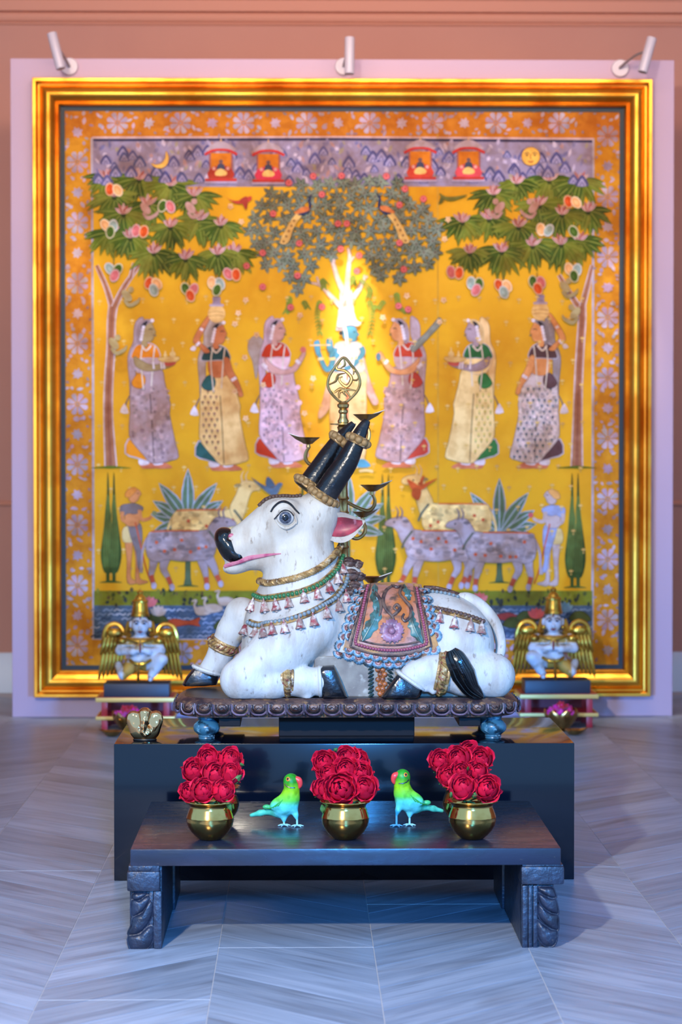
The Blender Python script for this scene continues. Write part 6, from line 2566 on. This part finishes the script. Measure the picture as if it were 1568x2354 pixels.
lamp_arm(709, 1006, -1, [(712, 1026), (704, 1040), (703, 1056), (714, 1068), (735, 1070), (788, 1056)], -.01)
lamp_arm(838, 953, 1, [(838, 972), (848, 990), (846, 1012), (830, 1024), (810, 1022), (790, 1010)], .03)
lamp_arm(855, 1115, 1, [(855, 1134), (862, 1150), (858, 1166), (845, 1174), (820, 1166), (790, 1150)], -.01)
lamp_arm(833, 1177, 1, [(833, 1196), (840, 1212), (836, 1228), (822, 1238), (806, 1234), (790, 1222)], .04, .85)
lamp_arm(855, 1326, 1, [(855, 1344), (862, 1356), (850, 1370), (820, 1366), (800, 1350), (790, 1335)], 0.0)
lamp_arm(738, 1062, 1, [(738, 1080), (748, 1092), (752, 1106), (766, 1112), (790, 1100)], .055, .8)

# ================================================================== winged kneeling figures on little stands
m_skin = mat('pale_painted_skin', None, (196, 186, 170), 30, 0.5, 0.7, rough=0.4, attr='Col')
m_gold2 = mat('gilded_wood', (206, 160, 62), (140, 100, 36), 18, 0.45, 0.65, rough=0.28, rough2=0.4, metal=0.85)
m_gold3 = mat('gold_painted_edge', (214, 176, 96), rough=0.4, metal=0.3)
m_red = mat('red_lacquer', (176, 34, 48), (140, 24, 40), 8, 0.4, 0.7, rough=0.4)
m_navy = mat('dark_navy_block', (26, 30, 46), rough=0.45)
m_face = mat('dark_face_lines', (60, 50, 60), rough=0.5)
m_dred = mat('dark_red_paint', (120, 24, 40), rough=0.5)


def winged_figure(uc, D, v_floor, mir, labs):
    s = D / FPX
    dv = v_floor - 1679
    sg = -1 if mir else 1

    def g(zx, zy, y=0.0):
        """zx, zy: local sheet coordinates (5.6 per photo pixel), centred on the figure"""
        return at(uc + sg * (zx - 572) * .1786, 1330 + zy * .1786 + dv, D + y)
    rr = lambda q: q * .1786 * s
    # the two-tier stand
    cx = uc + sg * (-46) * .1786 if False else g(525, 1500)[0]
    zf = lambda zy: at(0, 1330 + zy * .1786 + dv, D)[2]
    st = thing('two_tier_stand', labs[1], 'stand', (cx, D, 0), group='red and gold two-tier stands')
    hw = rr(505)
    for z1, z0 in ((zf(1510), zf(1565)), (zf(1750), zf(1795))):
        b = MB()
        b.box((cx - hw, D - .09, z0), (cx + hw, D + .15, z1), bev=.002)
        sh = b.build('shelf', m_gold3, st)
        b = MB()
        b.box((cx - hw + .006, D - .082, z1 - .001), (cx + hw - .006, D + .142, z1 + .0015))
        b.build('shelf_top', m_red, sh, smooth=False)
    for z1, z0 in ((zf(1565) + .002, zf(1750) - .001), (zf(1795) + .002, 0.0)):
        for sx in (-1, 1):
            for y0 in (-.075, .11):
                b = MB()
                xx = cx + sx * rr(395)
                b.box((xx - rr(38), D + y0, z0), (xx + rr(38), D + y0 + .025, z1), bev=.002)
                b.build('leg', m_red, st)
        b = MB()
        b.box((cx - rr(395), D + .112, z0 + .004), (cx + rr(395), D + .118, z1))
        b.build('back_panel', m_dred, st, smooth=False)
    # the figure
    zb = zf(1510) + .0016
    t = thing('winged_kneeling_figure', labs[0], 'statue', (cx, D, zb), group='gilded winged figures')
    b = MB()
    x0, x1 = sorted((g(120, 1400)[0], g(955, 1400)[0]))
    ztop = zf(1335)
    b.box((x0, D - .075, zb), (x1, D + .085, ztop), bev=.003)
    b.build('base_block', m_navy, t)
    So = Solid()
    k = .010

    def co(pts, kk=k):
        So.path([g(a_, b_, y) for a_, b_, y, r_ in pts], [rr(r_) for *_, r_ in pts], kk)
    So.ell(g(575, 595, -.01), (rr(112), rr(115), rr(125)), 0)
    So.ell(g(575, 660, -.018), (rr(72), rr(80), rr(62)), .008)
    So.ell(g(572, 640, -.048), (rr(22), rr(34), rr(30)), .006)
    for e in (-1, 1):
        So.ell(g(575 + e * 122, 590, 0), (rr(26), rr(24), rr(55)), .004)
    co([(575, 700, 0, 62), (572, 800, .004, 100)])
    So.ell(g(572, 850, .004), (rr(190), rr(105), rr(120)), k)
    So.ell(g(565, 1000, .0), (rr(125), rr(105), rr(110)), k)
    for e in (-1, 1):
        co([(572 + e * 205, 810, 0, 74), (572 + e * 262, 925, -.012, 56)])
        co([(572 + e * 262, 930, -.012, 56), (572 + e * 95, 938, -.062, 42), (572 + e * 35, 915, -.070, 30)])
        co([(572 + e * 20, 930, -.070, 30), (572 + e * 14, 850, -.070, 26), (572 + e * 8, 805, -.070, 12)], .004)
    # raised knee on one side, kneeling leg on the other
    co([(640, 1090, -.01, 105), (845, 1040, -.055, 76)])
    co([(845, 1050, -.055, 74), (735, 1215, -.045, 52), (700, 1262, -.045, 40)])
    co([(705, 1285, -.045, 34), (700, 1298, -.080, 30)], .006)
    co([(500, 1095, -.01, 100), (350, 1230, -.050, 66)])
    co([(345, 1238, -.048, 62), (290, 1110, .02, 48)])
    So.floor(ztop)
    wh, gd = np.array(lin((196, 200, 206))), np.array(lin((190, 146, 62)))
    hipL, kneeL = g(500, 1095), g(390, 1205)

    def cf(V):
        d = np.abs(V[:, 2] - g(0, 800)[2])
        col = np.where((V[:, 2] < g(0, 760)[2])[:, None] & (V[:, 2] > g(0, 850)[2])[:, None] & (V[:, 1] < D + 10)[:, None], gd, wh)
        ax = (V[:, 0] - g(572, 0)[0]) * sg / rr(1)
        zz = (g(0, 0)[2] - V[:, 2]) / rr(1)
        thigh = (zz > 1070) & (ax > -215) & (ax < 90)
        col = np.where(thigh[:, None], gd, col)
        chest = (zz > 850) & (zz < 900) & (np.abs(ax) < 60)
        col = np.where(chest[:, None], np.array(lin((170, 150, 120))), col)
        return col
    lo = np.minimum(g(170, 1350), g(960, 430)) - .01
    hi = np.maximum(g(170, 1350), g(960, 430)) + .01
    lo[1], hi[1] = D - .14, D + .08
    So.build('body', m_skin, lo, hi, .0042, t, colfn=cf)
    # crown
    b = MB()
    c = g(572, 480, 0)
    b.lathe([(rr(a_), (480 - z_) * .1786 * s) for a_, z_ in ((116, 490), (120, 460), (108, 440), (104, 400), (94, 330), (90, 312), (104, 305), (106, 285), (92, 272), (70, 262), (66, 240), (50, 222), (36, 210), (30, 200), (42, 188), (44, 172), (30, 158), (12, 148), (8, 130), (1, 120))], c=c, n=24)
    b.build('crown', m_gold2, t)
    b = MB()
    for e in (-1, 1):
        b.tube(catmull([g(572 + e * 135, 560, .02), g(572 + e * 160, 640, .015), g(572 + e * 175, 700, .01), g(572 + e * 150, 740, 0)], 4), [rr(q) for q in np.linspace(34, 46, 13)], 8)
        b.ball(g(572 + e * 125, 660, -.02), rr(30), 10, 7)
        b.ball(g(572 + e * 240, 800, -.02), (rr(70), rr(60), rr(50)), 12, 8)
    b.tube(catmull([g(572 - 180, 770, -.04), g(572 - 90, 800, -.062), g(572, 812, -.066), g(572 + 90, 800, -.062), g(572 + 180, 770, -.04)], 5), rr(22), 8)
    b.build('gilt_ornaments', m_gold2, t)
    b = MB()
    b.tube(catmull([g(440, 1050, -.05), g(500, 1090, -.075), g(565, 1100, -.08), g(640, 1090, -.078), g(710, 1050, -.06)], 5), rr(22), 8)
    b.tube(catmull([g(560, 1090, -.082), g(550, 1180, -.085), g(545, 1260, -.078), g(545, 1318, -.066)], 5), [rr(q) for q in np.linspace(26, 40, 16)], 8, flat=.5)
    b.build('sash', m_gold2, t)
    for e in (-1, 1):
        b = MB()
        b.tube([g(572 + e * 88, 560, -.062), g(572 + e * 50, 540, -.076), g(572 + e * 20, 556, -.078)], rr(9), 6)
        b.build('eyebrow', m_face, t)
        b = MB()
        b.ball(g(572 + e * 48, 580, -.072), (rr(24), rr(10), rr(13)), 10, 6)
        b.build('eye', m_face, t)
    b = MB()
    b.tube([g(540, 682, -.062), g(572, 694, -.066), g(606, 682, -.062)], [rr(6), rr(13), rr(6)], 6)
    b.tube([g(572, 485, -.05), g(572, 515, -.064)], rr(9), 6)
    b.build('mouth', m_dred, t)
    b = MB()
    b.tube([g(572, 835, -.090), g(572, 950, -.088)], rr(11), 6)
    b.build('palm_line', m_dred, t)
    # wings
    for e in (-1, 1):
        X = lambda q, zy, y: g(572 + e * q, zy, y)
        b = MB()
        arch = catmull([X(205, 700, .02), X(250, 620, .025), X(330, 585, .03), X(420, 620, .03), X(462, 720, .03), X(478, 860, .035), X(486, 1000, .04), X(500, 1200, .045)], 5)
        b.tube(arch, [rr(q) for q in np.interp(np.linspace(0, 1, len(arch)), [0, .3, .7, 1], [26, 34, 30, 14])], 8)
        b.ball(X(330, 700, .02), (rr(100), rr(40), rr(64)), 14, 8)
        b.grid(np.array([[X(q, zy, .05) for q in np.linspace(190, 470, 4)] for zy in (640, 760, 900, 1040)]), thick=np.array((0, .008, 0)))
        w = b.build('wing', m_gold2, t)
        for row, (za, zb_, n, sp) in enumerate(((760, 960, 6, .020), (900, 1200, 6, .032))):
            for i in range(n):
                q0 = 220 + i * 46 + (10 if row else 0)
                q1 = q0 + 22 + i * 8 + (14 if row else 0)
                ze = zb_ + (i * 22 if row else i * 6)
                f = MB()
                pts = catmull([X(q0, za, sp), X((q0 + q1) / 2, (za + ze) / 2, sp - .006), X(q1, ze, sp + .004)], 4)
                f.tube(pts, [rr(q) for q in np.interp(np.linspace(0, 1, len(pts)), [0, .4, .85, 1], [20, 25, 20, 3])], 8)
                f.build('feather', m_gold2, w)


winged_figure(322.5, 9.77, 1679, False, ('gilded winged figure kneeling with joined palms, to the left of the bull', 'small red and gold two-tier stand under the winged figure left of the bull'))
winged_figure(1272, 9.85, 1673, True, ('gilded winged figure kneeling with joined palms, to the right of the bull', 'small red and gold two-tier stand under the winged figure right of the bull'))

# lotus bowls with petals, little brass dishes on the floor
m_lotus = mat('satin_brass', (190, 156, 96), (150, 116, 66), 14, 0.42, 0.66, rough=0.25, rough2=0.36, metal=1.0)
m_magenta = mat('magenta_petal', (226, 24, 150), (196, 16, 110), 30, 0.4, 0.65, rough=0.6, sheen=0.3)
m_redp = mat('crimson_petal', (196, 16, 40), rough=0.6, sheen=0.3)


def lotus_bowl(u, D, lab, plab):
    c = np.array((at(u, 1650, D)[0], D, 0.0))
    t = thing('lotus_bowl', lab, 'bowl', c, group='brass lotus bowls on the floor')
    b = MB()
    b.lathe([(.030, 0), (.032, .004), (.020, .010), (.030, .016), (.046, .030), (.054, .050), (.055, .064), (.052, .064), (.044, .034), (.001, .020)], n=24)
    b.build('cup', m_lotus, t, off=(0, 0, 0))
    pb_ = MB()
    G = []
    for i in range(8):
        tt = i / 7
        row = []
        for j in range(7):
            s_ = j / 6 * 2 - 1
            w = .36 * math.sin(math.pi * (.20 + .78 * tt)) ** .8 * (1 if tt < .99 else .02)
            rad = .034 + .036 * math.sin(tt * 1.75) - .004 * s_ * s_
            row.append((rad * math.sin(s_ * w * 1.5), -rad * math.cos(s_ * w * 1.5), .014 + .076 * tt))
        G.append(row)
    pb_.grid(np.array(G), thick=np.array((0, .0015, 0)))
    me = pb_.mesh('lotus_petal', m_lotus)
    for k in range(7):
        link_mesh('lotus_petal', me, t, rot=(0, 0, k * 2 * math.pi / 7 + .25))
    r = random.Random(int(u))
    for m, n, nm, wd in ((m_magenta, 34, 'magenta_petals', plab[0]), (m_redp, 14, 'crimson_petals', plab[1])):
        b = MB()
        for k in range(n):
            a_, q = r.uniform(0, 6.28), r.uniform(0.010 if m is m_magenta else 0, .056 if m is m_magenta else .030)
            p = c + np.array((q * math.cos(a_), q * math.sin(a_), .066 + (.060 - q) * .36 + r.uniform(-.006, .012) + (.004 if m is m_redp else 0)))
            M = Matrix.Rotation(r.uniform(0, 6.3), 3, 'Z') @ Matrix.Rotation(r.uniform(-.8, .8), 3, 'X')
            R2 = r.uniform(.011, .017)
            G = np.array([[p + np.array(M @ Vector((x * R2 * (1 - .35 * y * y), y * R2 * 1.2, .5 * R2 * (x * x + y * y) + .2 * R2 * math.sin(5 * x + k)))) for x in np.linspace(-1, 1, 5)] for y in np.linspace(-1, 1, 5)])
            b.grid(G, thick=np.array((0, 0, -.001)))
        o = b.build(nm, m, off=(0, 0, 0))
        o['kind'] = 'stuff'
        o['label'] = wd
        o['category'] = 'petals'


lotus_bowl(1290, 9.66, 'brass lotus bowl on the floor beside the right end of the black box', ('magenta petals heaped in the lotus bowl at the right of the box', 'crimson petals among the magenta ones in the right lotus bowl'))
lotus_bowl(298, 9.60, 'brass lotus bowl on the floor beyond the left end of the black box', ('magenta petals heaped in the lotus bowl at the left of the box', 'crimson petals among the magenta ones in the left lotus bowl'))


def dish(u, D, s, lab):
    c = np.array((at(u, 1680, D)[0], D, 0.0))
    t = thing('brass_dish', lab, 'dish', c, group='small brass dishes on the floor')
    n = 28
    rings = [(.3, 0.0), (.5, .002), (.85, .014), (1.0, .022), (.97, .023), (.8, .014), (.4, .005), (.02, .004)]
    vs = []
    for rr_, zz in rings:
        for j in range(n):
            an = 2 * math.pi * j / n
            lip = max(math.cos(an) * s, 0) ** 8 * rr_ ** 2
            vs.append((.040 * (rr_ * math.cos(an) + s * lip * .35), .040 * rr_ * math.sin(an) * (1 - .3 * lip), zz + lip * .008))
    b = MB()
    b.add(vs, [(i * n + j, i * n + (j + 1) % n, (i + 1) * n + (j + 1) % n, (i + 1) * n + j) for i in range(len(rings) - 1) for j in range(n)] + [tuple(range(n - 1, -1, -1)), tuple((len(rings) - 1) * n + j for j in range(n))])
    b.build('dish_body', m_lotus, t, off=(0, 0, 0))


dish(1321, 9.52, 1, 'small brass dish on the floor in front of the right lotus bowl')
dish(258, 9.50, -1, 'small brass dish on the floor at the left end of the box')
